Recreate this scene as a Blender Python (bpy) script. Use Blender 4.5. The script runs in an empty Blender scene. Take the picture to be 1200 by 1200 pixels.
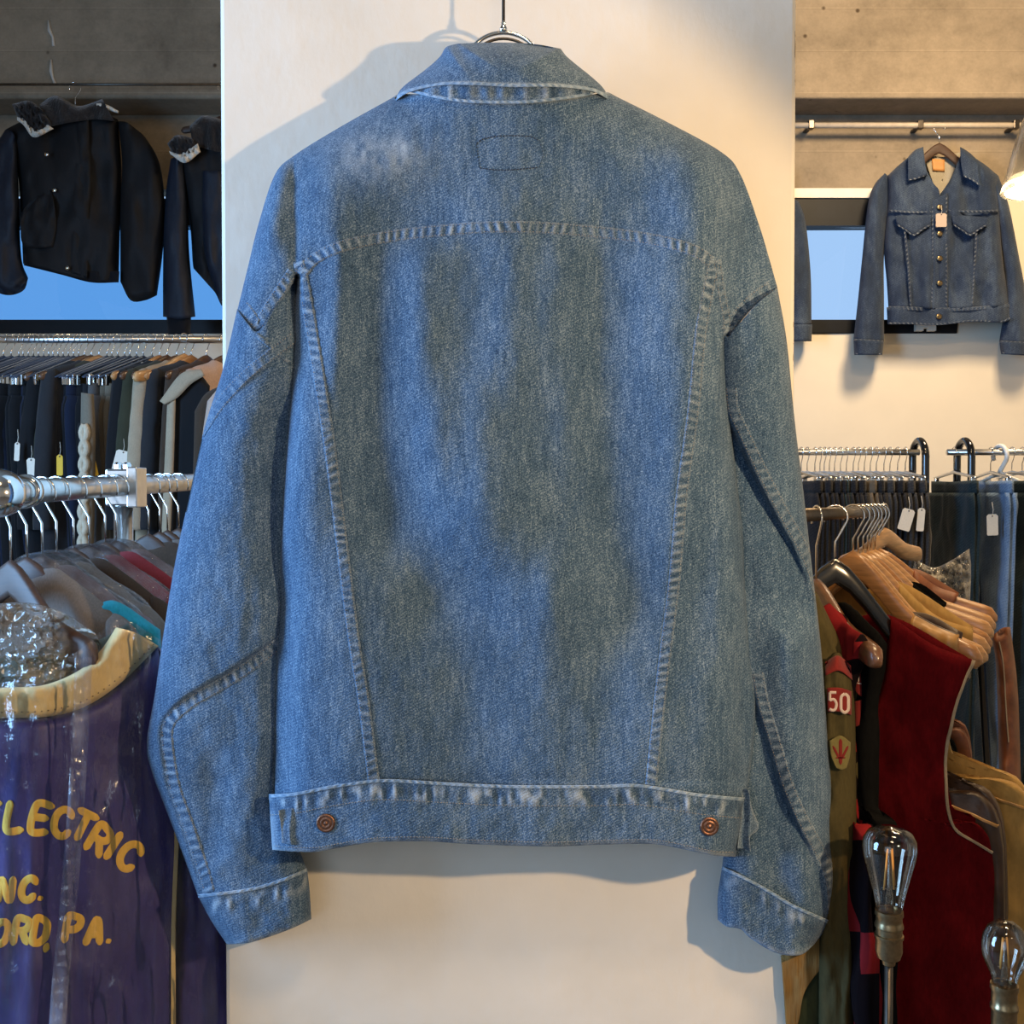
import bpy, math, random
import numpy as np
from mathutils import Vector, Matrix
random.seed(7)
S = bpy.context.scene
COL = S.collection
PI = math.pi
# ------------------------------------------------------------------ camera
CZ = 1.45; PITCH = math.radians(1.2); FPX = 1200.0
cp, sp_ = math.cos(PITCH), math.sin(PITCH)
cam = bpy.data.cameras.new('camera'); cam.sensor_width = 36; cam.sensor_height = 36
cam.lens = 36.0; cam.clip_start = 0.02; cam.clip_end = 60
camo = bpy.data.objects.new('camera', cam); COL.objects.link(camo)
camo.location = (0, 0, CZ); camo.rotation_euler = (PI/2 - PITCH, 0, 0)
S.camera = camo
def W(px, py, Y):
    """world point at depth Y for the ray through the photo point (px,py); arrays allowed"""
    a = (np.asarray(px, float) - 600) / FPX
    b = (600 - np.asarray(py, float)) / FPX
    dy = cp + b * sp_; dz = -sp_ + b * cp
    Y = np.asarray(Y, float)
    k = Y / dy
    return np.stack(np.broadcast_arrays(a * k, Y, CZ + dz * k), -1)
def V(px, py, Y): return Vector(W(px, py, Y).tolist())
# ------------------------------------------------------------------ numpy noise
def _h(i, j, s):
    n = np.sin(i * 127.1 + j * 311.7 + s * 74.7) * 43758.5453
    return n - np.floor(n)
def vn(x, y, s=0):
    x = np.asarray(x, float); y = np.asarray(y, float)
    i = np.floor(x); j = np.floor(y); f = x - i; g = y - j
    f = f*f*f*(f*(f*6-15)+10); g = g*g*g*(g*(g*6-15)+10)
    return ((_h(i,j,s)*(1-f) + _h(i+1,j,s)*f)*(1-g) + (_h(i,j+1,s)*(1-f) + _h(i+1,j+1,s)*f)*g)*2 - 1
def fbm(x, y, s=0, o=3):
    r = 0; a = 1
    for k in range(o):
        r = r + a*vn(x*2**k, y*2**k, s+k*13); a *= .5
    return r
def sst(a, b, x):
    t = np.clip((x-a)/(b-a), 0, 1); return t*t*(3-2*t)
# ------------------------------------------------------------------ objects
def tag(o, label=None, cat=None, group=None, kind=None):
    if label: o['label'] = label
    if cat: o['category'] = cat
    if group: o['group'] = group
    if kind: o['kind'] = kind
    return o
def thing(name, label, cat, loc=(0,0,0), group=None, rot=(0,0,0)):
    o = bpy.data.objects.new(name, None); COL.objects.link(o)
    o.location = loc; o.rotation_euler = rot; o.empty_display_size = .05
    return tag(o, label, cat, group)
def wmat(o):
    m = o.matrix_basis.copy()
    while o.parent: o = o.parent; m = o.matrix_basis @ m
    return m
class MB:
    def __init__(s): s.v = []; s.f = []; s.w = []; s.n = 0
    def add(s, v, f, w=None):
        v = np.asarray(v, float).reshape(-1, 3)
        s.v.append(v); s.w.append(np.zeros(len(v)) if w is None else np.asarray(w, float).ravel())
        s.f += [tuple(i + s.n for i in q) for q in f]; s.n += len(v); return s
    def sheet(s, P, flip=False, w=None):
        r, c = P.shape[:2]
        f = []
        for i in range(r-1):
            for j in range(c-1):
                a = i*c+j; q = (a, a+c, a+c+1, a+1)
                f.append(q[::-1] if flip else q)
        return s.add(P.reshape(-1,3), f, w)
    def ring(s, rings, closed=True, caps=True):
        n = len(rings[0]); m = len(rings); f = []
        for i in range(m-1):
            for j in range(n if closed else n-1):
                k = (j+1) % n; f.append((i*n+j, i*n+k, (i+1)*n+k, (i+1)*n+j))
        if caps: f.append(tuple(range(n))[::-1]); f.append(tuple((m-1)*n+j for j in range(n)))
        return s.add(np.array([[tuple(p) for p in r] for r in rings]), f)
    def tube(s, path, r, n=10, caps=True, flat=None):
        path = [Vector(p) for p in path]; rs = r if hasattr(r, '__len__') else [r]*len(path)
        rings = []; up = None
        for i, p in enumerate(path):
            t = (path[min(i+1, len(path)-1)] - path[max(i-1, 0)]).normalized()
            if up is None:
                up = t.orthogonal().normalized()
                if flat is not None: up = (Vector(flat) - t*Vector(flat).dot(t)).normalized()
            else:
                up = (up - t*up.dot(t)); up = up.normalized() if up.length > 1e-6 else t.orthogonal().normalized()
            b = t.cross(up)
            rings.append([p + (up*math.cos(a)*rs[i] + b*math.sin(a)*rs[i]) for a in [2*PI*k/n for k in range(n)]])
        return s.ring(rings, caps=caps)
    def lathe(s, prof, c=(0,0,0), axis=(0,0,1), n=28):
        c = Vector(c); ax = Vector(axis).normalized(); u = ax.orthogonal().normalized(); b = ax.cross(u)
        rings = [[c + ax*z + (u*math.cos(2*PI*k/n) + b*math.sin(2*PI*k/n))*max(r, 1e-5) for k in range(n)] for r, z in prof]
        return s.ring(rings)
    def box(s, lo, hi):
        x0,y0,z0 = lo; x1,y1,z1 = hi
        v = [(x0,y0,z0),(x1,y0,z0),(x1,y1,z0),(x0,y1,z0),(x0,y0,z1),(x1,y0,z1),(x1,y1,z1),(x0,y1,z1)]
        return s.add(v, [(3,2,1,0),(4,5,6,7),(0,1,5,4),(1,2,6,5),(2,3,7,6),(3,0,4,7)])
    def build(s, name, mat, parent=None, smooth=True, world=True, merge=1e-5, bevel=0, angle=None):
        v = np.concatenate(s.v)
        if parent is not None and world:
            m = np.array(wmat(parent).inverted()); v = v @ m[:3,:3].T + m[:3,3]
        me = bpy.data.meshes.new(name)
        me.from_pydata(v.tolist(), [], s.f)
        w = np.concatenate(s.w)
        if np.any(w != 0):
            at = me.attributes.new('wear', 'FLOAT', 'POINT'); at.data.foreach_set('value', w.astype(np.float32))
        import bmesh
        bm = bmesh.new(); bm.from_mesh(me)
        if merge: bmesh.ops.remove_doubles(bm, verts=bm.verts, dist=merge)
        bmesh.ops.recalc_face_normals(bm, faces=bm.faces)
        bm.to_mesh(me); bm.free()
        if smooth: me.polygons.foreach_set('use_smooth', [True]*len(me.polygons))
        me.materials.append(mat)
        o = bpy.data.objects.new(name, me); COL.objects.link(o)
        if parent is not None: o.parent = parent
        if bevel:
            b = o.modifiers.new('bevel', 'BEVEL'); b.width = bevel; b.segments = 2; b.limit_method = 'ANGLE'
        if angle:
            me.set_sharp_from_angle(angle=math.radians(angle))
        return o
KIDS = {}
def copy_tree(o, parent=None):
    c = o.copy(); COL.objects.link(c)
    if parent is not None: c.parent = parent
    for ch in list(o.children): copy_tree(ch, c)
    return c
def recolor(o, mat):
    for sl in o.material_slots:
        sl.link = 'OBJECT'; sl.material = mat
# ------------------------------------------------------------------ curves / patches
def smooth(pts, n=None, sharp=False):
    """resample a polyline (Catmull-Rom) to n points equally spaced"""
    p = np.array(pts, float)
    if not sharp and len(p) > 2:
        q = []
        e = np.vstack([2*p[0]-p[1], p, 2*p[-1]-p[-2]])
        for i in range(1, len(e)-2):
            a, b, c, d = e[i-1], e[i], e[i+1], e[i+2]
            t = np.linspace(0, 1, 8, endpoint=False)[:, None]
            q.append(.5*((2*b) + (c-a)*t + (2*a-5*b+4*c-d)*t**2 + (3*b-a-3*c+d)*t**3))
        p = np.vstack(q + [p[-1:]])
    if n is None: return p
    L = np.concatenate([[0], np.cumsum(np.linalg.norm(np.diff(p, axis=0), axis=1))])
    t = np.linspace(0, L[-1], n)
    return np.stack([np.interp(t, L, p[:, k]) for k in range(p.shape[1])], 1)
def plen(p):
    p = np.array(p, float); return np.linalg.norm(np.diff(p, axis=0), axis=1).sum()
def coons(T, L, B, R, step=3.0, nu=None, nv=None, sharp=False):
    nu = nu or max(3, int(max(plen(T), plen(B))/step)+1); nv = nv or max(3, int(max(plen(L), plen(R))/step)+1)
    T, B = smooth(T, nu, sharp), smooth(B, nu, sharp); L, R = smooth(L, nv, sharp), smooth(R, nv, sharp)
    u = np.linspace(0,1,nu)[None,:,None]; v = np.linspace(0,1,nv)[:,None,None]
    P = (1-v)*T[None] + v*B[None] + (1-u)*L[:,None] + u*R[:,None]
    P -= (1-u)*(1-v)*T[0] + u*(1-v)*T[-1] + (1-u)*v*B[0] + u*v*B[-1]
    return P[...,0], P[...,1]
def pdist(x, y, poly, R=None):
    """distance to a polyline, divided by the radius along it when R is given"""
    p = np.array(poly, float); best = np.full(np.shape(x), 1e9)
    for i in range(len(p)-1):
        a, b = p[i], p[i+1]; d = b-a; l2 = d@d + 1e-9
        t = np.clip(((x-a[0])*d[0] + (y-a[1])*d[1])/l2, 0, 1)
        q = np.hypot(x-a[0]-t*d[0], y-a[1]-t*d[1])
        if R is not None: q = q/(R[i] + (R[i+1]-R[i])*t)
        best = np.minimum(best, q)
    return best
def sdist(x, y, poly):
    """signed distance to an open polyline: positive to the right of its direction (y down)"""
    p = np.array(poly, float); best = np.full(np.shape(x), 1e9); sg = np.ones(np.shape(x))
    for i in range(len(p)-1):
        a, b = p[i], p[i+1]; d = b-a; l2 = d@d + 1e-9
        t = np.clip(((x-a[0])*d[0] + (y-a[1])*d[1])/l2, 0, 1)
        q = np.hypot(x-a[0]-t*d[0], y-a[1]-t*d[1])
        s_ = np.sign(d[0]*(y-a[1]) - d[1]*(x-a[0]))
        m = q < best; best = np.where(m, q, best); sg = np.where(m, s_, sg)
    return best*sg
def inside(x, y, poly):
    r = np.zeros(np.shape(x), bool); n = len(poly)
    for i in range(n):
        (ax, ay), (bx, by) = poly[i], poly[(i+1) % n]
        c = ((ay > y) != (by > y)) & (x < (bx-ax)*(y-ay)/((by-ay) or 1e-9)+ax); r ^= c
    return r
def infl(x, y, sil):
    e = np.full(np.shape(x), 9.0)
    for poly, R in sil:
        q = np.c_[np.array(poly, float), np.array(R if hasattr(R, '__len__') else [R]*len(poly), float)]
        if 2 < len(q) < 30: q = smooth(q)[::2] if len(q) % 2 else smooth(q); q = np.vstack([q, [*poly[-1], q[-1,2]]])
        e = np.minimum(e, pdist(x, y, q[:,:2], q[:,2]))
    e = np.clip(e, 0, 1)
    return np.sqrt(np.maximum(1-(1-e)**2, 0))
def shell(mb, xy, front, back, mapf, wear=None):
    """closed shell: front sheet at offset front(x,y), back sheet at back(x,y), joined round the rim"""
    x, y = xy
    A = mapf(x, y, front(x, y)); Bk = mapf(x, y, back(x, y))
    r, c = x.shape
    w = wear(x, y) if wear is not None else np.zeros(x.shape)
    n0 = mb.n
    mb.sheet(A, False, w); mb.sheet(Bk, True, w)
    rim = [j for j in range(c)] + [i*c+c-1 for i in range(1, r)] + [(r-1)*c+j for j in range(c-2, -1, -1)] + [i*c for i in range(r-2, 0, -1)]
    N = r*c
    mb.f += [(n0+rim[k], n0+rim[(k+1) % len(rim)], n0+N+rim[(k+1) % len(rim)], n0+N+rim[k]) for k in range(len(rim))]
    return mb
def ribbon(mb, line, w, hf, mapf, th=.0012, puck=0.0, period=11, seed=0, off=0.0, step=1.5, wear=None, base=-.0006, tp=0, ns=9, clip=None):
    """raised strip along a 2-D line: flat-felled seam, stitch line, band"""
    p = smooth(line, max(4, int(plen(line)/step)))
    d = np.gradient(p, axis=0); d /= np.linalg.norm(d, axis=1)[:, None] + 1e-9
    nrm = np.stack([-d[:,1], d[:,0]], 1)
    t = np.linspace(-1, 1, ns)
    ww = np.full(len(p), w/2)
    if tp: k = np.minimum(np.arange(len(p)), np.arange(len(p))[::-1]); ww = ww*np.sqrt(np.clip((k+.2)/tp, 0, 1))
    T2 = np.broadcast_to(t, (len(p), ns)).copy()
    if clip is not None:
        k = np.linspace(-1, 1, 25); q = k*ww[:,None] + off
        ins = inside(p[:,0:1]+nrm[:,0:1]*q, p[:,1:2]+nrm[:,1:2]*q, clip)
        ok = ins.sum(1) > 3; lo = np.array([k[r].min() if r.any() else 0 for r in ins]); hi = np.array([k[r].max() if r.any() else 0 for r in ins])
        T2 = (lo[:,None] + (hi-lo)[:,None]*(t+1)/2)[ok]; p, nrm, ww = p[ok], nrm[ok], ww[ok]
    X = p[:,0:1] + nrm[:,0:1]*(T2*ww[:,None] + off); Y = p[:,1:2] + nrm[:,1:2]*(T2*ww[:,None] + off)
    s = np.arange(len(p))[:,None]*step
    pro = np.clip((1-np.abs(t))*4, 0, 1)[None]
    pro = np.sqrt(np.maximum(1-(1-pro)**2, 0))
    ph = s/period*2*PI + 2.2*vn(s/34, s*0, seed) + t[None]*1.1*np.sign(vn(s/60, s*0, seed+9))
    amp = .35 + .65*np.abs(vn(s/27, s*0+3, seed+5))
    pk = np.sin(ph)*amp*np.cos(t*PI/2*.92)[None]
    H = hf(X, Y) + base + (th-base)*pro + puck*pk
    wv = np.clip(.03 + 1.05*pk*(.35+.65*np.abs(vn(s/19, s*0, seed+2))) + .42*(np.abs(t) > .75)[None], -.9, 1)*(1 if wear is None else wear)
    if wear == 0: wv = np.zeros(X.shape)
    mb.sheet(mapf(X, Y, H), False, np.broadcast_to(wv, X.shape))
    return mb
def stitches(mb, line, hf, mapf, off=0, L=2.7, gap=1.1, r=.00042, lift=.0013, clip=None):
    p = smooth(line, max(4, int(plen(line)/.6)))
    d = np.gradient(p, axis=0); d /= np.linalg.norm(d, axis=1)[:, None] + 1e-9
    p = p + np.stack([-d[:,1], d[:,0]], 1)*off
    k = int((L+gap)/.6); m = max(2, int(L/.6))
    for i in range(0, len(p)-m, k):
        q = p[[i, i+m//2, i+m]]
        if clip is not None and not inside(q[:,0], q[:,1], clip).all(): continue
        P = mapf(q[:,0], q[:,1], hf(q[:,0], q[:,1]) + np.array([lift*.4, lift, lift*.4]))
        mb.tube(P.tolist(), [r*.6, r, r*.6], n=4)
    return mb
# ------------------------------------------------------------------ materials
def new_mat(name):
    m = bpy.data.materials.new(name); m.use_nodes = True
    nt = m.node_tree; nt.nodes.clear()
    out = nt.nodes.new('ShaderNodeOutputMaterial'); b = nt.nodes.new('ShaderNodeBsdfPrincipled')
    nt.links.new(b.outputs[0], out.inputs[0])
    return m, nt, b, out
def nd(nt, t, **k):
    n = nt.nodes.new(t)
    for a, v in k.items(): setattr(n, a, v)
    return n
def setin(n, **k):
    for a, v in k.items():
        n.inputs[a.replace('_', ' ')].default_value = v
    return n
def tcoord(nt, scale=(1,1,1), rot=(0,0,0)):
    t = nd(nt, 'ShaderNodeTexCoord'); m = nd(nt, 'ShaderNodeMapping')
    m.inputs['Scale'].default_value = scale; m.inputs['Rotation'].default_value = rot
    nt.links.new(t.outputs['Object'], m.inputs[0]); return m
def noise_n(nt, scale, detail=3, rough=.6, vec=(1,1,1), rot=(0,0,0)):
    m = tcoord(nt, vec, rot); n = nd(nt, 'ShaderNodeTexNoise')
    setin(n, Scale=scale, Detail=detail, Roughness=rough); nt.links.new(m.outputs[0], n.inputs['Vector']); return n
def ramp(nt, src, stops):
    r = nd(nt, 'ShaderNodeValToRGB'); e = r.color_ramp.elements
    while len(e) < len(stops): e.new(.5)
    for i, (p, c) in enumerate(stops):
        e[i].position = p; e[i].color = (*c, 1) if len(c) == 3 else c
    nt.links.new(src, r.inputs[0]); return r
def mixc(nt, fac, a, b, blend='MIX'):
    m = nd(nt, 'ShaderNodeMix', data_type='RGBA', blend_type=blend)
    for k, s in ((0, fac), (6, a), (7, b)):
        if hasattr(s, 'is_output'): nt.links.new(s, m.inputs[k])
        else: m.inputs[k].default_value = (*s, 1) if hasattr(s, '__len__') and len(s) == 3 else s
    return m.outputs[2]
def mth(nt, op, a, b=None, c=None):
    m = nd(nt, 'ShaderNodeMath', operation=op)
    for k, s in enumerate((a, b, c)):
        if s is None: continue
        if hasattr(s, 'is_output'): nt.links.new(s, m.inputs[k])
        else: m.inputs[k].default_value = s
    return m.outputs[0]
def bump(nt, b, h, dist=.001, strength=.5):
    n = nd(nt, 'ShaderNodeBump'); setin(n, Distance=dist, Strength=strength)
    nt.links.new(h, n.inputs['Height']); nt.links.new(n.outputs[0], b.inputs['Normal']); return n
def plain(name, c, rough=.5, metal=0, var=.12, scale=40, bmp=0, spec=.5, coat=0):
    m, nt, b, o = new_mat(name)
    n = noise_n(nt, scale, 4)
    dk = tuple(x*(1-var) for x in c); lt = tuple(min(1, x*(1+var)) for x in c)
    r = ramp(nt, n.outputs[0], [(.3, dk), (.7, lt)])
    nt.links.new(r.outputs[0], b.inputs['Base Color'])
    setin(b, Roughness=rough, Metallic=metal, Specular_IOR_Level=spec, Coat_Weight=coat)
    if bmp: bump(nt, b, n.outputs[0], bmp, .6)
    return m
def denim(name, dark, mid, light, k=1.0, wearc=(.36,.42,.47), grain=1.0, fade=1.0, sheen=.08):
    m, nt, b, o = new_mat(name)
    g = noise_n(nt, 800*k, 2, .7, (1, 1, .75))           # slub speckle
    v = noise_n(nt, 240*k, 3, .7, (1, 1, .12))           # warp streaks
    f = noise_n(nt, 22*k, 5, .62, (1, 1, .55))           # wash mottling
    f2 = noise_n(nt, 7*k, 3, .6, (1, 1, .5))
    tw = nd(nt, 'ShaderNodeTexWave', wave_type='BANDS', bands_direction='X')
    mp = tcoord(nt, (1,1,1), (0, math.radians(-62), 0)); nt.links.new(mp.outputs[0], tw.inputs['Vector'])
    setin(tw, Scale=95*k, Distortion=1.5, Detail=1.0)
    a = mth(nt, 'MULTIPLY_ADD', g.outputs[0], .62*grain, -.31*grain)
    c = mth(nt, 'MULTIPLY_ADD', v.outputs[0], .20*grain, -.10*grain)
    d = mth(nt, 'MULTIPLY_ADD', f.outputs[0], .55*fade, -.275*fade)
    d2 = mth(nt, 'MULTIPLY_ADD', f2.outputs[0], .25*fade, -.125*fade)
    e = mth(nt, 'MULTIPLY_ADD', tw.outputs['Fac'], .08, -.04)
    s = mth(nt, 'ADD', mth(nt, 'ADD', a, c), mth(nt, 'ADD', mth(nt, 'ADD', d, d2), e))
    s = mth(nt, 'ADD', s, .5)
    r = ramp(nt, s, [(.12, dark), (.5, mid), (.95, light)])
    at = nd(nt, 'ShaderNodeAttribute', attribute_name='wear')
    wn = mth(nt, 'MULTIPLY', at.outputs['Fac'], mth(nt, 'MULTIPLY_ADD', g.outputs[0], 1.5, .10))
    wn = mth(nt, 'MINIMUM', wn, .85)
    dk = mth(nt, 'MULTIPLY', mth(nt, 'MAXIMUM', mth(nt, 'MULTIPLY', at.outputs['Fac'], -1.0), 0.0), .8)
    col = mixc(nt, dk, mixc(nt, wn, r.outputs[0], wearc), dark)
    nt.links.new(col, b.inputs['Base Color'])
    setin(b, Roughness=.88, Specular_IOR_Level=.18, Sheen_Weight=sheen, Sheen_Roughness=.5)
    hh = mth(nt, 'ADD', mth(nt, 'MULTIPLY', g.outputs[0], 1.0), mth(nt, 'MULTIPLY', tw.outputs['Fac'], .5))
    bump(nt, b, hh, .0006/k, .55)
    return m
def cloth(name, c, var=.2, scale=500, rough=.9, bmp=.0006, sheen=.1, vec=(1,1,.4), spec=.15):
    m, nt, b, o = new_mat(name)
    g = noise_n(nt, scale, 2, .6, vec); f = noise_n(nt, 14, 4)
    s = mth(nt, 'ADD', mth(nt, 'MULTIPLY', g.outputs[0], .6), mth(nt, 'MULTIPLY', f.outputs[0], .4))
    r = ramp(nt, s, [(.3, tuple(x*(1-var) for x in c)), (.7, tuple(min(1, x*(1+var)) for x in c))])
    nt.links.new(r.outputs[0], b.inputs['Base Color'])
    setin(b, Roughness=rough, Specular_IOR_Level=spec, Sheen_Weight=sheen)
    bump(nt, b, g.outputs[0], bmp, .5)
    return m
def wood(name, c, rough=.32, var=.35, coat=.25):
    m, nt, b, o = new_mat(name)
    n = noise_n(nt, 26, 4, .6, (.6, 6, 6))
    r = ramp(nt, n.outputs[0], [(.3, tuple(x*(1-var) for x in c)), (.7, tuple(min(1, x*(1+var*.6)) for x in c))])
    nt.links.new(r.outputs[0], b.inputs['Base Color'])
    setin(b, Roughness=rough, Coat_Weight=coat, Coat_Roughness=.2)
    return m
def emit(name, c, s):
    m = bpy.data.materials.new(name); m.use_nodes = True; nt = m.node_tree; nt.nodes.clear()
    o = nd(nt, 'ShaderNodeOutputMaterial'); e = nd(nt, 'ShaderNodeEmission')
    e.inputs[0].default_value = (*c, 1); e.inputs[1].default_value = s
    nt.links.new(e.outputs[0], o.inputs[0]); return m
def film(name, tint=(1,1,1), gloss=.06, rough=.08, haze=0.0, hazec=(.8,.85,.9), bmp=0, scale=60, vec=(1,1,.25), ior=1.45):
    """thin clear plastic or glass: see-through sheet with fresnel gloss"""
    m = bpy.data.materials.new(name); m.use_nodes = True; nt = m.node_tree; nt.nodes.clear()
    o = nd(nt, 'ShaderNodeOutputMaterial'); t = nd(nt, 'ShaderNodeBsdfTransparent'); g = nd(nt, 'ShaderNodeBsdfGlossy')
    t.inputs[0].default_value = (*tint, 1); g.inputs['Roughness'].default_value = rough
    fr = nd(nt, 'ShaderNodeFresnel'); fr.inputs[0].default_value = ior
    fac = mth(nt, 'MINIMUM', mth(nt, 'ADD', fr.outputs[0], gloss), .9)
    mx = nd(nt, 'ShaderNodeMixShader'); nt.links.new(fac, mx.inputs[0]); nt.links.new(t.outputs[0], mx.inputs[1]); nt.links.new(g.outputs[0], mx.inputs[2])
    res = mx.outputs[0]
    if bmp:
        n = noise_n(nt, scale, 4, .65, vec); bp = nd(nt, 'ShaderNodeBump'); setin(bp, Distance=bmp, Strength=1.0)
        nt.links.new(n.outputs[0], bp.inputs['Height'])
        nt.links.new(bp.outputs[0], g.inputs['Normal'])
    if haze:
        df = nd(nt, 'ShaderNodeBsdfDiffuse'); df.inputs[0].default_value = (*hazec, 1)
        m2 = nd(nt, 'ShaderNodeMixShader')
        hz = noise_n(nt, scale*.5, 3, .6, vec)
        r = ramp(nt, hz.outputs[0], [(.45, (haze*.2,)*3), (.72, (min(1, haze*2.2),)*3)])
        nt.links.new(r.outputs[0], m2.inputs[0]); nt.links.new(res, m2.inputs[1]); nt.links.new(df.outputs[0], m2.inputs[2]); res = m2.outputs[0]
    nt.links.new(res, o.inputs[0]); return m
M = {}
M['chrome'] = plain('chrome', (.72,.71,.69), .12, 1, .05, 30)
M['chrome_satin'] = plain('satin steel', (.66,.65,.63), .28, 1, .08, 60)
M['dark_steel'] = plain('dark steel', (.10,.085,.07), .35, .9, .2, 60)
M['black_tube'] = plain('black enamel', (.006,.006,.007), .12, 0, .1, 30, coat=.6)
M['copper'] = plain('aged copper', (.20,.10,.065), .38, .85, .35, 500, .0004)
M['brass'] = plain('old brass', (.30,.22,.12), .30, 1, .25, 120)
M['wood_light'] = wood('light beech', (.55,.30,.12))
M['wood_mid'] = wood('honey wood', (.42,.20,.07))
M['wood_brown'] = wood('brown wood', (.10,.045,.022))
M['wood_walnut'] = wood('walnut wood', (.052,.024,.012), .55, coat=.0)
M['wood_black'] = wood('black lacquer', (.008,.007,.006), .15, .2, .6)
M['tagcard'] = plain('tag card', (.80,.74,.62), .8, 0, .05, 200)
M['tagyellow'] = plain('yellow card', (.80,.50,.05), .8, 0, .05, 200)
M['taggrey'] = plain('grey tag card', (.42,.33,.27), .8, 0, .05, 200)
M['thread'] = plain('faded thread', (.30,.27,.24), .9, 0, .3, 900)
M['darkthread'] = plain('dark thread', (.02,.028,.05), .9, 0, .3, 900)
M['denim'] = denim('washed denim', (.007,.021,.052), (.043,.090,.160), (.26,.34,.42), grain=2.5, fade=.62)
M['denim_edge'] = denim('worn denim', (.05,.10,.17), (.16,.24,.34), (.44,.51,.58), fade=1.5)
M['denim_dark'] = denim('dark denim', (.006,.011,.024), (.022,.036,.068), (.11,.15,.21), .42, (.24,.26,.28), fade=1.3)
# ------------------------------------------------------------------ the setting
def struct(name, mb, mat, bevel=0, label=None, parent=None, smooth=False, world=True):
    o = mb.build(name, mat, parent, smooth, bevel=bevel)
    if parent is None: o['kind'] = 'structure'
    return o
def concrete(name, c, band=0):
    m, nt, b, o = new_mat(name)
    n1 = noise_n(nt, 1.6, 6, .65, (1,1,1.8)); n2 = noise_n(nt, 16, 6, .7); n3 = noise_n(nt, 70, 3, .6)
    s = mth(nt, 'ADD', mth(nt, 'MULTIPLY', n1.outputs[0], .6), mth(nt, 'ADD', mth(nt, 'MULTIPLY', n2.outputs[0], .28), mth(nt, 'MULTIPLY', n3.outputs[0], .12)))
    r = ramp(nt, s, [(.28, tuple(x*.50 for x in c)), (.5, c), (.72, tuple(min(1, x*1.45) for x in c))])
    vo = nd(nt, 'ShaderNodeTexVoronoi'); setin(vo, Scale=5.5); nt.links.new(tcoord(nt).outputs[0], vo.inputs['Vector'])
    pits = ramp(nt, vo.outputs['Distance'], [(.03, (.28,.24,.2)), (.07, (1,1,1))])
    col = mixc(nt, 1.0, r.outputs[0], pits.outputs[0], 'MULTIPLY')
    # board joints of the formwork
    sx = nd(nt, 'ShaderNodeSeparateXYZ'); nt.links.new(nd(nt, 'ShaderNodeTexCoord').outputs['Object'], sx.inputs[0])
    z = mth(nt, 'FRACT', mth(nt, 'MULTIPLY', sx.outputs[2], 5.2))
    ln = ramp(nt, z, [(.0, (1.5,1.5,1.5)), (.03, (1,1,1)), (.97, (1,1,1)), (1.0, (.62,.62,.62))])
    col = mixc(nt, .55, col, mixc(nt, 1.0, col, ln.outputs[0], 'MULTIPLY'))
    nt.links.new(col, b.inputs['Base Color']); setin(b, Roughness=.85, Specular_IOR_Level=.2)
    bump(nt, b, s, .012, .5)
    return m
M['concrete'] = concrete('raw concrete', (.23,.185,.13))
M['wallpaint'] = plain('cream wall paint', (.74,.66,.52), .8, 0, .04, 3)
M['white_trim'] = plain('white painted trim', (.78,.70,.58), .6, 0, .05, 20)
M['frame_black'] = plain('black window frame', (.005,.006,.008), .5, 0, .2, 20, spec=.2)
M['floor'] = plain('grey floor', (.16,.14,.12), .6, 0, .2, 4)
M['ceil'] = plain('grey ceiling', (.30,.27,.23), .9, 0, .1, 3)
# pillar: cream emulsion, plaster ripple, chipped right corner
m, nt, b, o = new_mat('pillar paint')
n1 = noise_n(nt, 5, 4, .6); n2 = noise_n(nt, 60, 4, .6, (1,1,.5)); n3 = noise_n(nt, 34, 5, .7, (1,1,.5))
base = ramp(nt, n1.outputs[0], [(.3, (.68,.625,.53)), (.7, (.76,.705,.61))])
sx = nd(nt, 'ShaderNodeSeparateXYZ'); nt.links.new(nd(nt, 'ShaderNodeTexCoord').outputs['Object'], sx.inputs[0])
edge = mth(nt, 'GREATER_THAN', sx.outputs[0], .3725)
chip = mth(nt, 'MULTIPLY', edge, mth(nt, 'GREATER_THAN', n3.outputs[0], .60))
col = mixc(nt, chip, base.outputs[0], (.16,.11,.06))
nt.links.new(col, b.inputs['Base Color']); setin(b, Roughness=.55, Specular_IOR_Level=.35)
bump(nt, b, mth(nt, 'ADD', mth(nt, 'MULTIPLY', n1.outputs[0], 2.0), mth(nt, 'MULTIPLY', n2.outputs[0], .25)), .004, .45)
M['pillar'] = m
PY = 1.36; CEIL = 4.15; YB = 4.95
pl = MB().box((W(257,0,PY)[0], PY, 0), (W(934,0,PY)[0], PY+.55, CEIL))
pil = struct('pillar', pl, M['pillar'], bevel=.006)
struct('floor', MB().box((-3.8,-2.6,-.1), (3.8,5.6,0)), M['floor'])
struct('ceiling', MB().box((-3.8,-2.6,CEIL), (3.8,5.6,CEIL+.1)), M['ceil'])
struct('wall_left', MB().box((-3.8,-2.6,0), (-3.7,5.6,CEIL)), M['wallpaint'])
struct('wall_right', MB().box((3.7,-2.6,0), (3.8,5.6,CEIL)), M['wallpaint'])
struct('wall_front', MB().box((-3.8,-2.7,0), (3.8,-2.6,CEIL)), M['wallpaint'])
zt = W(600,115,YB-.22)[2]; zwt = W(600,222,YB)[2]; zwb = W(600,391,YB)[2]
struct('wall_back', MB().box((-3.8,YB,0), (3.8,YB+.12,zwb)), M['wallpaint'])
struct('wall_back_upper', MB().box((-3.8,YB,zwt), (3.8,YB+.12,CEIL)), M['concrete'])
bm_ = MB().box((-3.8,YB-.22,zt), (3.8,YB,CEIL))
beam = struct('beam', bm_, M['concrete'], bevel=.012)
xr0 = W(1121,380,YB)[0]
struct('wall_back_pier', MB().box((xr0,YB,zwb), (3.8,YB+.12,zwt)), M['wallpaint'])
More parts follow.
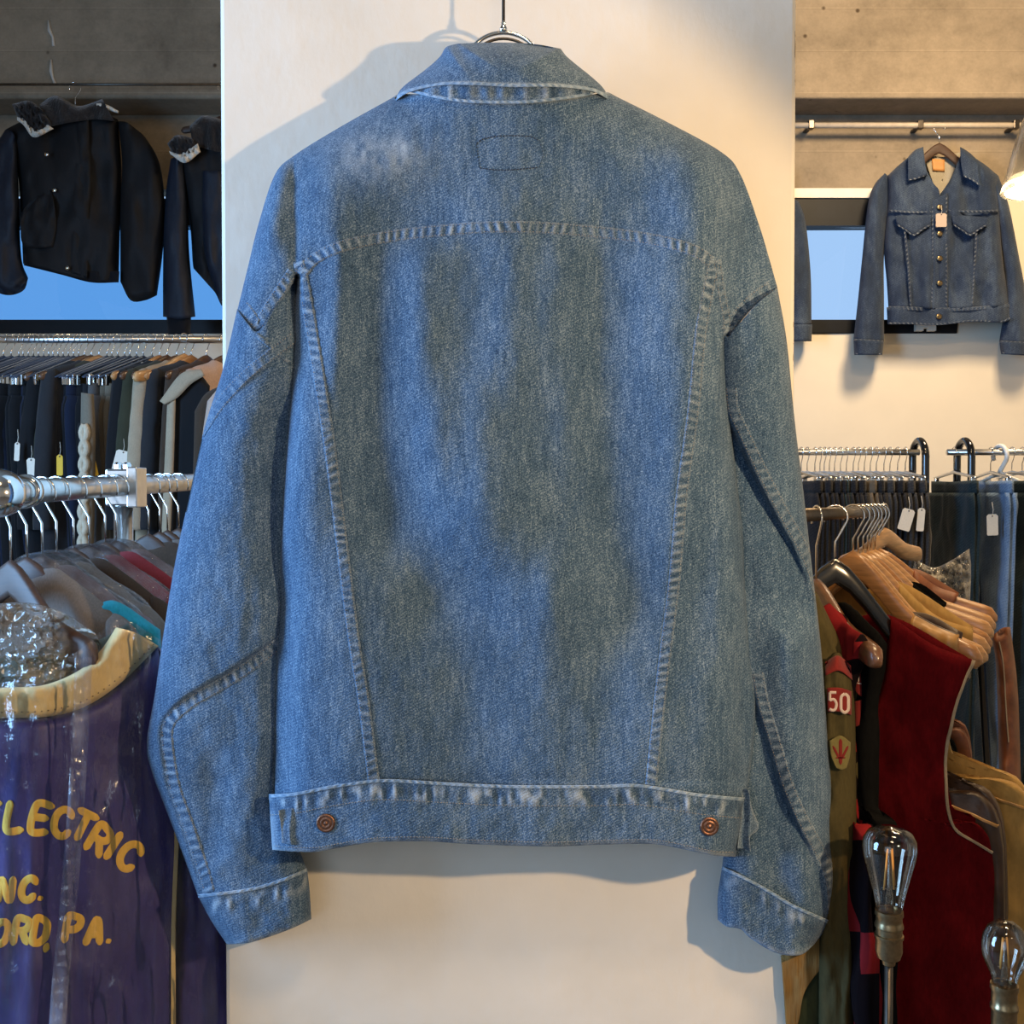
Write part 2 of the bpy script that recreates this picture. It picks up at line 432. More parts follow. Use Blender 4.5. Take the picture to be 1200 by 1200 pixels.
struct('trim_1', MB().box((W(925,230,YB)[0]-.3,YB-.02,W(0,233,YB)[2]), (xr0,YB,zwt)), M['white_trim'])
# pale drips of old paint on the beam
mb = MB()
for pts in ([(57,24),(58,36),(62,44),(63,54)], [(60,70),(60,84),(62,92),(65,99)]):
    mb.tube([V(x, y, YB-.222) for x, y in pts], [.004,.009,.006,.008], 6)
d = mb.build('wall_stain', plain('old white drip', (.45,.42,.37), .9), beam)
# windows: one ribbon with two lights
def window(name, x0, x1, glassmat):
    zT, zB = W(0,233,YB)[2], W(0,391,YB)[2]
    fr = MB()
    hb = W(0,265,YB)[2]; lb = W(0,375,YB)[2]
    fr.box((x0,YB-.01,hb), (x1,YB+.07,zT)); fr.box((x0,YB-.01,zB), (x1,YB+.07,lb))
    fr.box((x0,YB-.01,lb), (x0+.04,YB+.07,hb)); fr.box((x1-.04,YB-.01,lb), (x1,YB+.07,hb))
    o = fr.build(name, M['frame_black'], None, False, bevel=.004); o['kind'] = 'structure'
    MB().box((x0+.04,YB+.03,lb), (x1-.04,YB+.036,hb)).build('window_pane', glassmat, o, False)
    return o
M['pane'] = film('window glass', (.97,.98,1), .0, .02)
M['pane_blue'] = film('window glass tinted as bluer daylight', (.52,.74,.92), .0, .02)  # glass tint stands in for the bluer daylight beyond the left window
window('window_1', -3.7, W(262,380,YB)[0]+.3, M['pane_blue'])
w2 = window('window_2', W(925,380,YB)[0]-.3, xr0, M['pane'])
xa = W(1070,380,YB)[0]
lt = MB().box((xa,YB-.04,W(0,386,YB)[2]), (xa+.095,YB-.011,W(0,381,YB)[2])).box((xa,YB-.04,W(0,389,YB)[2]), (xa+.035,YB-.011,W(0,386,YB)[2])).box((xa+.06,YB-.04,W(0,389,YB)[2]), (xa+.095,YB-.011,W(0,386,YB)[2]))
lt.build('window_latch', M['white_trim'], w2, False)
# sky
wd = bpy.data.worlds.new('sky'); S.world = wd; wd.use_nodes = True
bg = wd.node_tree.nodes['Background']; bg.inputs[0].default_value = (.42,.66,1.0,1); bg.inputs[1].default_value = 1.0
# ------------------------------------------------------------------ the denim jacket on the pillar (photo points = mm on the cloth)
YJ = 1.275
jk = thing('denim_jacket', 'large washed blue denim jacket hung back to front against the cream pillar', 'jacket', V(600,1000,YJ))
def mapJ(x, y, h): return W(x, y, YJ - h)
SIL = [
 ([(468,110),(400,148),(345,182),(322,205),(303,262),(290,315),(278,364)], [95,95,85,60,48,42,38]),
 ([(712,108),(780,142),(845,178),(868,205),(890,265),(902,305),(911,337)], [95,95,85,60,48,42,38]),
 ([(348,324),(344,360),(341,420),(337,500),(331,600),(326,700),(324,800),(322,940)], [6,16,30,38,42,42,42,42]),
 ([(852,398),(856,480),(863,560),(870,620),(873,690),(880,770),(885,830),(882,880),(874,940)], [8,22,34,40,42,42,42,42,42]),
]
# slope of the cloth across the back: + turns to the left, - to the right
FOLD = {
 140: [(300,0),(900,0)],
 190: [(290,.25),(316,.05),(330,-.35),(343,-.2),(350,.35),(368,.3),(395,.05),(480,-.04),(560,.02),(640,-.03),(740,.05),(790,.22),(818,.12),(838,-.22),(862,-.2),(890,-.2)],
 260: [(290,.2),(308,.1),(325,-.35),(340,-.25),(350,.4),(375,.25),(405,-.08),(460,-.06),(500,.06),(560,.04),(620,-.08),(690,-.05),(740,.06),(790,.22),(815,.12),(838,-.22),(870,-.2),(900,-.15)],
 310: [(330,.05),(360,.08),(385,.22),(395,.2),(404,-.22),(432,-.18),(455,.10),(482,.12),(505,-.10),(540,-.10),(570,.04),(600,0),(622,-.12),(640,.05),(660,-.1),(690,-.16),(708,.10),(750,.24),(790,.18),(815,.05),(835,-.16),(860,-.2)],
 400: [(335,.25),(350,0),(380,.2),(391,.24),(402,-.24),(438,-.14),(450,.14),(490,.14),(505,-.16),(540,-.12),(560,.06),(592,.03),(612,-.10),(640,-.04),(660,-.12),(692,-.16),(712,.14),(750,.26),(785,.2),(815,.04),(832,-.16),(860,-.2)],
 500: [(330,.25),(348,.05),(385,0),(402,-.2),(435,-.2),(452,.14),(505,.16),(522,-.08),(550,.06),(580,-.08),(620,-.12),(650,.03),(690,-.15),(715,.06),(735,.22),(785,.24),(806,.04),(825,-.2),(845,-.05),(865,-.15)],
 600: [(326,.3),(342,.1),(360,.02),(395,-.05),(420,-.2),(448,-.14),(465,.14),(520,.2),(560,.12),(580,-.06),(620,-.14),(665,-.05),(705,-.14),(728,.14),(760,.25),(784,.2),(800,-.08),(822,-.14),(838,.14),(852,.12),(868,-.2)],
 700: [(324,.3),(338,.2),(355,.04),(405,-.08),(430,-.16),(490,-.18),(520,.10),(575,.22),(640,.16),(665,-.10),(710,-.14),(728,.06),(755,.25),(778,.2),(795,-.08),(820,-.08),(840,.06),(858,-.1),(874,-.2)],
 800: [(323,.3),(340,.28),(352,.06),(400,-.06),(440,-.14),(530,-.16),(570,.06),(620,.09),(655,-.02),(700,-.04),(735,.17),(765,.14),(790,.04),(820,.08),(845,-.02),(862,-.18),(882,-.2)],
 930: [(322,.2),(345,.22),(365,.04),(420,-.08),(500,-.12),(560,0),(600,.06),(660,.05),(700,.06),(740,.12),(780,.05),(820,.0),(850,-.08),(875,-.2)],
}
_gx = np.arange(260, 941, 4.0); _ky = sorted(FOLD); _H = []
for k in _ky:
    a = np.array(FOLD[k], float); s = np.interp(_gx, a[:,0], a[:,1], left=0, right=0)
    for _ in range(3): s = np.convolve(np.pad(s, 1, 'edge'), [.25,.5,.25], 'valid')
    hh = np.cumsum(s)*4*.00105
    m_ = (_gx > 330) & (_gx < 870)
    q = np.polyfit(_gx[m_], hh[m_], 3); hh = hh - np.polyval(q, np.clip(_gx, 330, 870))
    _H.append(hh)
_H = np.array(_H)
def foldh(x, y):
    yi = np.clip(np.interp(y, _ky, range(len(_ky))), 0, len(_ky)-1.001)
    i = np.floor(yi).astype(int); t = yi-i; t = .5*t + .5*t*t*(3-2*t)
    xi = np.clip((np.asarray(x)-260)/4, 0, len(_gx)-1.001); j = np.floor(xi).astype(int); f = xi-j
    g = lambda r: _H[r, j]*(1-f) + _H[r, j+1]*f
    return g(i)*(1-t) + g(i+1)*t
def bodyh(x, y):
    x = np.asarray(x, float); y = np.asarray(y, float)
    e = infl(x, y, SIL)
    h = .046*e + .013*np.exp(-((x-600)/210)**2)*e
    h = h + foldh(x, y)*2.6*np.clip(e*1.3, 0, 1)
    h = h + e*(.0011*fbm(x/46, y/70, 3, 3) + .00035*fbm(x/13, y/17, 8, 2))
    # drop-shoulder crease at the armholes, small drag lines near the waist seam
    h = h - .0035*np.exp(-((x-(345+(y-250)*.02))/5)**2)*sst(180,230,y)*(1-sst(300,330,y))
    h = h - .0022*np.exp(-(np.minimum(0, 915-y)/3)**2)*np.exp(-((y-917)/9)**2)
    return h
def bodyb(x, y): return -.040*infl(x, y, SIL)
def rimwear(lines, w=5, a=.9):
    def f(x, y):
        r = np.zeros(np.shape(x))
        for l in lines:
            r = np.maximum(r, a*np.exp(-(pdist(x, y, l)/w)**2))
        return r*(.55+.45*vn(x/9, y/9, 4))
    return f
def cutat(poly, c):
    p = smooth(poly); k = int(np.argmin(np.hypot(p[:,0]-c[0], p[:,1]-c[1]))); return p[:k+1].tolist(), p[k:].tolist()
UL, LL = cutat(SIL[0][0], (345,182)); UR, LR = cutat(SIL[1][0], (845,178))
YS_L = [(348,318),(358,304),(380,290),(410,280),(470,269),(530,263),(580,260),(640,261),(700,266),(750,272),(790,280),(818,289),(838,303)]
NECK = [(468,110),(500,111),(540,117),(600,119),(660,115),(712,108)]
SHL = [(345,182),(346,225),(347,275),(348,318)]; SHR = [(845,178),(843,220),(840,262),(838,303)]
def stain(x, y):
    s = .55*np.exp(-(((x-430)/26)**2 + ((y-180)/17)**2)) + .9*np.exp(-(((x-470)/9)**2 + ((y-174)/15)**2)) + .35*np.exp(-(((x-450)/60)**2 + ((y-185)/30)**2))
    return np.clip(s, 0, 1)*(.5+.5*vn(x/6, y/9, 2))
# yoke with both shoulders
mb = MB()
NV = 48
top = UL[::-1] + smooth(NECK, 24).tolist()[1:] + UR[1:]
A = coons(top, SHL, smooth(YS_L, 60), SHR, nu=190, nv=NV)
shell(mb, A, bodyh, bodyb, mapJ, lambda x, y: np.maximum(stain(x, y), rimwear([NECK], 3, .8)(x, y)))
A = coons([LL[1],LL[0]], LL[1:], [(278,364),(290,380),(303,389),(322,362),(348,318)], SHL, nu=40, nv=NV)
shell(mb, A, bodyh, bodyb, mapJ)
A = coons([LR[0],LR[1]], SHR, [(838,303),(845,345),(852,392),(862,382),(885,356),(911,337)], LR[1:], nu=40, nv=NV)
shell(mb, A, bodyh, bodyb, mapJ)
yoke = mb.build('yoke', M['denim'], jk, merge=4e-5)
PL = [(357,305),(366,350),(375,405),(393,520),(408,640),(421,745),(433,820),(445,914)]
PR = [(831,301),(822,345),(814,392),(805,485),(792,579),(783,683),(769,795),(756,919)]
WT = [(445,914),(500,915),(600,920),(700,921),(756,919)]
mb = MB()
A = coons([(357,305)]+YS_L[2:-1]+[(831,301)], PL, WT, PR, step=3)
shell(mb, A, lambda x, y: bodyh(x, y), bodyb, mapJ)
mb.build('back_panel', M['denim'], jk)
BL = [(348,318),(344,360),(341,420),(337,500),(331,600),(326,700),(324,800),(322,932)]
BR = [(838,303),(846,350),(852,398),(856,480),(863,560),(870,620),(873,690),(880,770),(885,830),(882,880),(874,936)]
mb = MB()
shell(mb, coons([(348,318),(357,305)], BL, [(322,932),(370,927),(410,919),(445,914)], PL, step=3), bodyh, bodyb, mapJ)
mb.build('side_panel', M['denim'], jk)
mb = MB()
shell(mb, coons([(831,301),(838,303)], PR, [(756,919),(800,928),(840,933),(874,936)], BR, step=3), bodyh, bodyb, mapJ)
mb.build('side_panel', M['denim'], jk)
# seams: raised felled seams with puckers and two rows of stitching
def seam(lines, hf, mapf=mapJ, parent=jk, w=15, puck=.0011, th=.0016, off=0, seed=1, mat='denim', wear=1.0, name='seam', st=True, clip=None):
    mb = MB(); s2 = MB()
    for i, l in enumerate(lines):
        ribbon(mb, l, w, hf, mapf, th, puck, 11, seed+i*7, off, wear=wear, clip=clip)
        if st:
            for o_ in (-w/2+2.2, w/2-2.2): stitches(s2, l, hf, mapf, off+o_, lift=th+.0004, clip=clip)
    o = mb.build(name, M[mat], parent, merge=0)
    if st: s2.build('stitching', M['thread'], o, merge=0)
    return o
def offl(l, d):
    p = smooth(l, 24); t = np.gradient(p, axis=0); t /= np.linalg.norm(t, axis=1)[:, None]
    return (p + np.stack([-t[:,1], t[:,0]], 1)*d).tolist()
seam([offl(YS_L, 6)], bodyh, seed=3)
seam([offl(PL, 7)], bodyh, seed=11, wear=.8)
seam([offl(PR, -7)], bodyh, seed=23, wear=.8)
seam([offl([(280,362),(303,386),(325,356),(348,322)], -6)], bodyh, seed=31, wear=.7)
seam([offl([(840,305),(846,345),(851,370),(853,394)], 0)], bodyh, seed=37, w=11, puck=.002, wear=.7)
seam([offl([(856,392),(866,377),(885,356),(909,339)], -6)], bodyh, seed=41, wear=.7)
# patch stitched through from the inside label
mb = MB()
for l, r_ in (([(558,168),(566,163),(580,160),(600,159),(620,160),(632,165)], .0009), ([(562,197),(580,199),(600,199),(632,196)], .0009), ([(558,168),(560,184),(562,197)], .0004), ([(632,165),(636,180),(632,196)], .0004)):
    stitches(mb, l, bodyh, mapJ, 0, 2.4, 1.2, r_, .0004)
mb.build('label_stitching', M['darkthread'], jk, merge=0)
# collar
cl = [(463,116),(472,102),(498,82),(515,67),(523,55),(537,51)]
cr = [(714,115),(706,102),(692,89),(677,77),(664,66),(657,57)]
def collh(x, y):
    e = infl(x, y, [(cl, 60), (cr, 60), ([(537,51),(600,50),(657,57)], 34)])
    return .003 + .061*e + .004*sst(60,105,y)*e + .0006*fbm(x/20, y/20, 5, 2)
def collb(x, y): return collh(x, y)*.35 - .004
bot = [(463,116),(480,106),(517,98),(560,98),(600,100),(650,100),(693,105),(714,115)]
mb = MB()
shell(mb, coons([(537,51),(570,50),(600,50),(630,52),(657,57)], cl[::-1], bot, cr[::-1], step=2.5), collh, collb, mapJ, rimwear([bot], 2.5, 1.0))
col = mb.build('collar', M['denim'], jk)
mb = MB()
ribbon(mb, bot, 4, lambda x, y: collh(x, y), mapJ, .0018, .0003, 9, 5, wear=1.3)
mb.build('collar_edge', M['denim_edge'], col, merge=0)
mb = MB()
shell(mb, coons([(480,103),(517,96),(600,98),(690,101),(698,104)], [(480,103),(480,107)], [(480,107),(520,115),(560,119),(620,119),(680,112),(698,108)], [(698,104),(698,108)], step=2.5, nv=10),
      lambda x, y: np.maximum(bodyh(x, y), .02)+.004+.0016*np.sin(x/3.6+1.5*vn(x/16, y*0, 3))*np.exp(-((y-108)/7)**2), lambda x, y: bodyh(x, y)-.004, mapJ,
      lambda x, y: .1+.8*np.sin(x/3.6+2.5*vn(x/13, y*0, 3))*np.abs(vn(x/17, y*0, 8)))
mb.build('collar_stand', M['denim'], jk)
mb = MB(); ribbon(mb, [(481,106),(520,115),(560,119),(620,119),(680,112),(697,107)], 4, lambda x, y: np.maximum(bodyh(x, y), .02)+.003, mapJ, .002, .0003, 9, 7, wear=1.3)
mb.build('neck_seam', M['denim_edge'], jk, merge=0)
# waistband
wt = [(315,933),(345,931),(380,924),(424,917),(456,915),(530,919),(600,922),(700,922),(749,921),(813,931),(850,935),(873,937)]
wb = [(319,996),(345,998),(372,998),(400,993),(440,987),(500,986),(547,989),(600,991),(653,992),(700,990),(760,989),(790,993),(813,998),(840,1003),(862,1004)]
wl = [(315,933),(317,965),(319,996)]; wr = [(873,937),(868,975),(862,1004)]
WS = [(wl, 30), (wr, 34)]
def wavy(x): return .004*np.sin((x-430)/62) + .0025*vn(x/40, x*0, 2)
def waisth(x, y):
    e = infl(x, y, WS); b = infl(x, y, [(wb, 7)])
    ts = (y-np.interp(x, [p[0] for p in wt], [p[1] for p in wt]))
    pk = 1.5*vn(x/5.2, ts/26, 6)
    h = .050*e + .013*np.exp(-((x-600)/210)**2)*e + foldh(x, np.full(np.shape(x), 930.))*np.clip(e, 0, 1)
    h = h + .002 + wavy(x)*e*np.clip(ts/60, 0, 1) + .0013*pk*np.exp(-((ts-13)/9)**2) + .0007*fbm(x/16, y/16, 3, 3)
    return h - .0035*(1-b)
def waistb(x, y): return -.040*infl(x, y, WS) - .001
def waistw(x, y):
    ts = (y-np.interp(x, [p[0] for p in wt], [p[1] for p in wt]))
    pk = 1.7*vn(x/5.2+.15, ts/26, 6)
    return np.clip(.95*np.clip(pk, -.5, 1)*np.exp(-((ts-12)/8)**2), -.5, 1) + .8*np.exp(-(pdist(x, y, wb)/3.5)**2)*(.5+.5*vn(x/8, y/8, 2)) + .5*np.exp(-(pdist(x, y, wl)/5)**2)
mb = MB(); shell(mb, coons(wt, wl, wb, wr, step=2.5), waisth, waistb, mapJ, waistw)
band = mb.build('waistband', M['denim'], jk)
mb = MB(); ribbon(mb, wt, 4.2, waisth, mapJ, .0016, .0003, 9, 5, wear=1.3); mb.build('waistband_edge', M['denim_edge'], band, merge=0)
mb = MB()
stitches(mb, [(x, y+22) for x, y in wt], waisth, mapJ, lift=.0009)
mb.build('stitching', M['thread'], band, merge=0); mb = MB()
stitches(mb, [(x, y-5) for x, y in wb], waisth, mapJ, lift=.0009)
mb.build('stitching', M['thread'], band, merge=0)
for bx, by in ((382,964), (831,968)):
    h = float(waisth(np.array([bx]), np.array([by]))[0]); p = V(bx, by, YJ-h-.0005)
    r = .0115
    prof = [(0,-.002),(r*.55,-.002),(r*.95,.000),(r,.0016),(r*.93,.0030),(r*.78,.0034),(r*.70,.0026),(r*.62,.0025),(r*.55,.0032),(r*.36,.0033),(r*.30,.0026),(r*.22,.0026),(r*.14,.0036),(0,.0038)]
    MB().lathe(prof, p, (0.0, -1, 0.0), 32).build('button', M['copper'], jk)
# waist tabs
def tab(name, T, L, B, R, amp, ph, h0):
    mb = MB(); x0 = min(p[0] for p in L); x1 = max(p[0] for p in R)
    def hf(x, y): return h0 + amp*np.abs(((x-x0)/(x1-x0)*1.5+ph+.06*np.sin(y/9)) % 1-.5)*2 + .0010*fbm(x/7, y/11, 4, 2)
    shell(mb, coons(T, L, B, R, step=1.5), hf, lambda x, y: hf(x, y)-.0035, mapJ, lambda x, y: .05+.3*np.exp(-(pdist(x, y, L)/2)**2)+.35*np.exp(-(pdist(x, y, R)/2)**2))
    return mb.build(name, M['denim'], jk)
tab('waist_tab', [(326,950),(337,947),(352,949)], [(326,950),(329,968),(330,988)], [(330,988),(342,990),(354,990)], [(352,949),(347,963),(354,990)], .005, .2, .046)
t2 = tab('waist_tab', [(870,928),(874,924),(878,927)], [(870,928),(868,960),(864,994)], [(864,994),(872,995),(880,998)], [(878,927),(881,946),(889,966),(887,974),(879,981),(880,998)], .011, .1, .012)
# ---- sleeves
def sleeve(side):
    if side < 0:
        out = [(278,362),(262,430),(240,500),(222,580),(205,660),(192,740),(182,810),(172,870),(178,905),(195,950),(215,1003),(232,1050)]
        inn = [(349,320),(352,420),(350,520),(346,640),(340,745),(338,850),(338,930),(346,980),(360,1019)]
        T = [(278,362),(290,378),(303,388),(325,356),(349,320)]; B = [(232,1050),(262,1047),(300,1041),(335,1030),(360,1019)]
        edge = [(332,738),(300,764),(262,790),(225,811),(205,826),(192,840),(187,855),(188,880),(196,925),(212,970),(232,1030),(236,1048)]
        edge2 = [(349,402),(320,424),(292,447),(262,480),(234,520)]
    else:
        out = [(911,337),(922,400),(931,490),(942,580),(951,660),(958,720),(964,780),(970,870),(975,930),(974,985),(977,1030),(970,1080)]
        inn = [(838,330),(838,420),(842,520),(848,640),(852,745),(856,850),(858,930),(850,985),(846,1017)]
        T = [(838,330),(850,392),(862,384),(885,358),(911,337)]; B = [(846,1017),(880,1033),(905,1047),(930,1062),(970,1080)]
        edge = [(880,790),(888,830),(903,880),(915,920),(931,958),(948,990),(962,1020),(968,1050),(969,1080)]
        edge2 = [(848,455),(851,483),(868,520),(885,556),(912,608),(930,640),(944,672),(953,705),(956,730)]
    sil = [(out, [40,44,48,52,56,58,60,62,58,54,50,46][:len(out)]), (inn, 40)]
    outl = smooth(out, 60).tolist() + smooth(B, 20).tolist()[::side] + smooth(inn, 60).tolist()[::-1] + smooth(T, 20).tolist()[::-side][::-1][::-1]
    outl = smooth(out, 60).tolist() + smooth(inn, 60).tolist()[::-1]
    def base(y): return .030*sst(390, 560, y) + .022*sst(700, 1000, y)
    def hf(x, y):
        x = np.asarray(x, float); y = np.asarray(y, float)
        e = infl(x, y, sil)
        h = -base(y) + .050*e
        d = sdist(x, y, edge)*(-1 if side < 0 else 1)   # >0 on the forearm side
        d = sdist(x, y, edge); d = -d if side < 0 else d
        vis = sst(735, 765, y) if side < 0 else sst(795, 830, y)
        h = h - .0105*sst(-1.5, 4, d)*np.exp(-np.clip(d, 0, None)/(60 if side < 0 else 45))*vis*e
        d2 = sdist(x, y, edge2); d2 = -d2 if side < 0 else d2
        if side > 0:
            v2 = sst(455, 520, y)*(1-sst(700, 760, y))
            h = h - .022*sst(-1.5, 5, d2)*np.exp(-np.clip(d2, 0, None)/70)*v2*e
            h = h + .010*np.exp(-((x-(930+(y-800)*.04))/26)**2)*sst(700,760,y)*e - .010*np.exp(-((x-(888+(y-800)*.12))/22)**2)*sst(560,700,y)*e
        else:
            v2 = 1.0
            h = h - .0016*sst(-1.5, 2, d2)*np.exp(-np.clip(d2, 0, None)/16)
            h = h + .007*np.exp(-((x-(275-(y-600)*.05))/34)**2)*sst(470,560,y)*(1-sst(720,800,y))*e - .013*np.exp(-((x-(324))/16)**2)*sst(420,500,y)*(1-sst(640,720,y))*e
            h = h + .006*np.exp(-((x-290+(y-900)*.1)/26)**2)*sst(840,900,y)*(1-sst(1000,1040,y)) - .004*np.exp(-((x-250)/16)**2)*sst(860,900,y)*(1-sst(980,1030,y))
        h = h + e*(.0022*fbm(x/42, y/62, 3+side, 3) + .0007*fbm(x/14, y/20, 8, 2))
        return h
    def hb(x, y): return -base(y) - (.032-.010*sst(700, 1000, y))*infl(x, y, sil)
    mb = MB(); shell(mb, coons(T, inn if side > 0 else out, B, out if side > 0 else inn, step=2.6), hf, hb, mapJ)
    slv = mb.build('sleeve', M['denim'], jk)
    if side < 0:
        seam([offl(edge, -9)], hf, parent=slv, w=15, puck=.0013, seed=51, name='sleeve_seam', clip=outl)
        seam([offl(edge2, 8)], hf, parent=slv, w=15, puck=.0005, seed=57, wear=.45, name='sleeve_seam', clip=outl)
        seam([[(300,392),(318,407),(347,432)]], hf, parent=slv, w=5, puck=.0003, seed=59, name='sleeve_seam', st=False, clip=outl)
        ct = B; clf = [(232,1050),(247,1078),(266,1107)]; cb = [(266,1107),(290,1105),(315,1098),(342,1088),(365,1077)]; crt = [(360,1019),(363,1045),(365,1077)]
        edgs = (B[0], B)
    else:
        seam([offl(edge, -8)], hf, parent=slv, w=15, puck=.0013, seed=61, name='sleeve_seam', clip=outl)
        seam([offl(edge2, -9)], hf, parent=slv, w=15, puck=.0006, seed=67, wear=.5, name='sleeve_seam', clip=outl)
        ct = B; clf = [(846,1017),(841,1050),(841,1078)]; cb = [(841,1078),(852,1086),(868,1089),(880,1100),(910,1117),(938,1119),(954,1107)]; crt = [(970,1080),(963,1095),(954,1107)]
    csil = [(clf, 30), (crt, 30)]
    def ts(x, y): return pdist(x, y, ct)
    def ch(x, y):
        x = np.asarray(x, float); y = np.asarray(y, float)
        e = infl(x, y, csil); t = ts(x, y)
        pk = 1.5*vn(x/5.6, t/26, 3)*np.exp(-((t-13)/8)**2)
        return -base(y) + .045*e + .003 + .0012*pk + .0012*fbm(x/18, y/18, 5, 3) - .003*(1-infl(x, y, [(cb, 6)]))
    def cbk(x, y): return -base(y) - .024*infl(x, y, csil) - .001
    def cw(x, y):
        t = ts(x, y); pk = 1.7*vn(x/5.6+.15, t/26, 3)
        return .85*np.clip(pk, -.4, 1)*np.exp(-((t-13)/7)**2) + .8*np.exp(-(pdist(x, y, cb)/3.5)**2)*(.5+.5*vn(x/8, y/8, 2))
    mb = MB(); shell(mb, coons(ct, clf, cb, crt, step=2.4), ch, cbk, mapJ, cw)
    cf = mb.build('cuff', M['denim'], slv)
    mb = MB(); ribbon(mb, ct, 4, lambda x, y: np.maximum(ch(x, y), hf(x, y)), mapJ, .0016, .0003, 9, 5, wear=1.3)
    mb.build('cuff_edge', M['denim_edge'], slv, merge=0)
    return slv
sleeve(-1); sleeve(1)
# hanger carrying it
hg = thing('coat_hanger', 'thin steel rod and ring hanger holding the denim jacket by the pillar', 'hanger', V(590,60,YJ))
c = V(590,86,YJ+.004); R = .050
mb = MB(); mb.tube([c + Vector((math.cos(a)*R, 0, math.sin(a)*R)) for a in [2*PI*k/48 for k in range(49)]], .0026, 10, False)
mb.build('ring', M['chrome'], hg)
c2 = V(590,90,YJ-.004); mb = MB(); mb.tube([c2 + Vector((math.cos(a)*R*.93, 0, math.sin(a)*R*.93)) for a in [2*PI*k/48 for k in range(49)]], .0018, 8, False)
mb.build('ring', M['dark_steel'], hg)
t = V(590,34,YJ+.004)
mb = MB().tube([t, (t.x, t.y, CEIL)], .0020, 8); mb.build('rod', M['dark_steel'], hg)
mb = MB().lathe([(0,0),(.004,0),(.005,.004),(.003,.008),(.0032,.012),(0,.013)], (t.x, t.y, t.z-.004)); mb.build('ferrule', M['chrome'], hg)
mb = MB(); mb.tube([V(x, y, YJ+.002) for x, y in ((395,185),(470,150),(540,132),(590,128),(650,132),(710,150),(790,182))], [.008,.012,.014,.014,.014,.012,.008], 10)
mb.build('shoulder_bar', M['wood_light'], hg)
# ------------------------------------------------------------------ hangers, garments (local frame: x along the arms, mm; y down; h towards -Y)
def mapL(x, y, h): return np.stack(np.broadcast_arrays(np.asarray(x)/1000., -np.asarray(h), -np.asarray(y)/1000.), -1)
ORD = 'zeroth first second third fourth fifth sixth seventh eighth ninth tenth eleventh twelfth thirteenth fourteenth fifteenth sixteenth seventeenth eighteenth nineteenth twentieth twenty-first twenty-second twenty-third twenty-fourth twenty-fifth twenty-sixth twenty-seventh twenty-eighth twenty-ninth thirtieth thirty-first thirty-second thirty-third thirty-fourth'.split()
def hook_path(neck, mir=1, r=.020, rail=.0):
    """over the rail, back under it to the stem, down to the wood"""
    p = []
    for k in range(15):
        a = math.radians(-25 + k*16.5)
        p.append((mir*r*math.cos(a), 0, rail + r*math.sin(a)))
    z0 = rail - r*1.0
    return p + [(-mir*.005, 0, z0-.012), (0, 0, z0-.020), (0, 0, -neck/1000.)]
def bar_rings(mb, L, neck, drop, hgt=.030, th=.013, bow=.003, n=25, sag=1.35, endh=.9, lo=0.0):
    rings = []
    for i in range(n):
        s = math.sin(PI/2*(-1 + 2*i/(n-1))); s = .5*s + .5*(-1 + 2*i/(n-1)); a = abs(s)
        z = -neck/1000 - drop*(a if sag == 1 else .5*(a/.6)**2*(3-2*a/.6)+.5*a if a < .6 else .5+.5*a)
        if sag != 1: z += .004*(1-a)
        yb = -bow*a*a
        k = 1.0 if a < .92 else math.sqrt(max(.06, 1-((a-.92)/.082)**2))
        hh = hgt*(1.0-.12*a)*k; tt = th*(1+.5*a*a)*max(k, .3)
        ring = []
        for j in range(12):
            t = 2*PI*j/12; c, q = math.cos(t), math.sin(t)
            c = math.copysign(abs(c)**.6, c); q = math.copysign(abs(q)**.6, q)
            ring.append((s*L, yb + c*tt/2, z - hgt/2 + q*hh/2))
        rings.append(ring)
    return mb.ring(rings)
def wooden_hanger(mat, label, L=.215, neck=62, drop=.085, mir=1, r=.020, hgt=.034, group=None, metal='chrome', name='wooden_hanger', th=.013):
    t = thing(name, label, 'hanger', group=group)
    bar_rings(MB(), L, neck, drop, hgt, th).build('shoulder_bar', M[mat], t, world=False)
    MB().tube(hook_path(neck+4, mir, r), .0016, 8).build('hook', M[metal], t, world=False)
    return t
def wire_hanger(mat, label, L=.19, neck=52, drop=.06, mir=1, r=.018, group=None, clips=True):
    t = thing('clip_hanger', label, 'hanger', group=group)
    bar_rings(MB(), L, neck, drop, .010, .008, 0, 17, 1.0).build('shoulder_bar', M[mat], t, world=False)
    MB().tube(hook_path(neck+2, mir, r), .0016, 6).build('hook', M['chrome'], t, world=False)
    if clips:
        for s in (-1, 1):
            z = -(neck/1000+drop*.85)
            MB().box((s*L*.85-.007, -.008, z-.042), (s*L*.85+.007, .008, z-.006)).build('clip', M['chrome'], t, False, False, bevel=.003)
    return t
def put(o, loc, ang, tilt=0):
    o.location = loc; o.rotation_euler = (0, tilt, ang); return o
def nz(seed, a=.006, sx=60, sy=140):
    return lambda x, y: a*fbm(np.asarray(x)/sx, np.asarray(y)/sy, seed, 3)
def gshell(name, T, L, B, R, sil, H, mat, parent, off=0., seed=1, step=14, fold=.006, Hb=None, world=False, mapf=None, sx=60, sy=160):
    f = nz(seed, fold, sx, sy); Hb = H if Hb is None else Hb
    mb = MB()
    shell(mb, coons(T, L, B, R, step=step), lambda x, y: off + H*infl(x, y, sil) + f(x, y)*infl(x, y, sil) + .0008, lambda x, y: off - Hb*infl(x, y, sil) + f(x+31, y)*infl(x, y, sil) - .0008, mapf or mapL)
    return mb.build(name, M[mat] if isinstance(mat, str) else mat, parent, world=world)
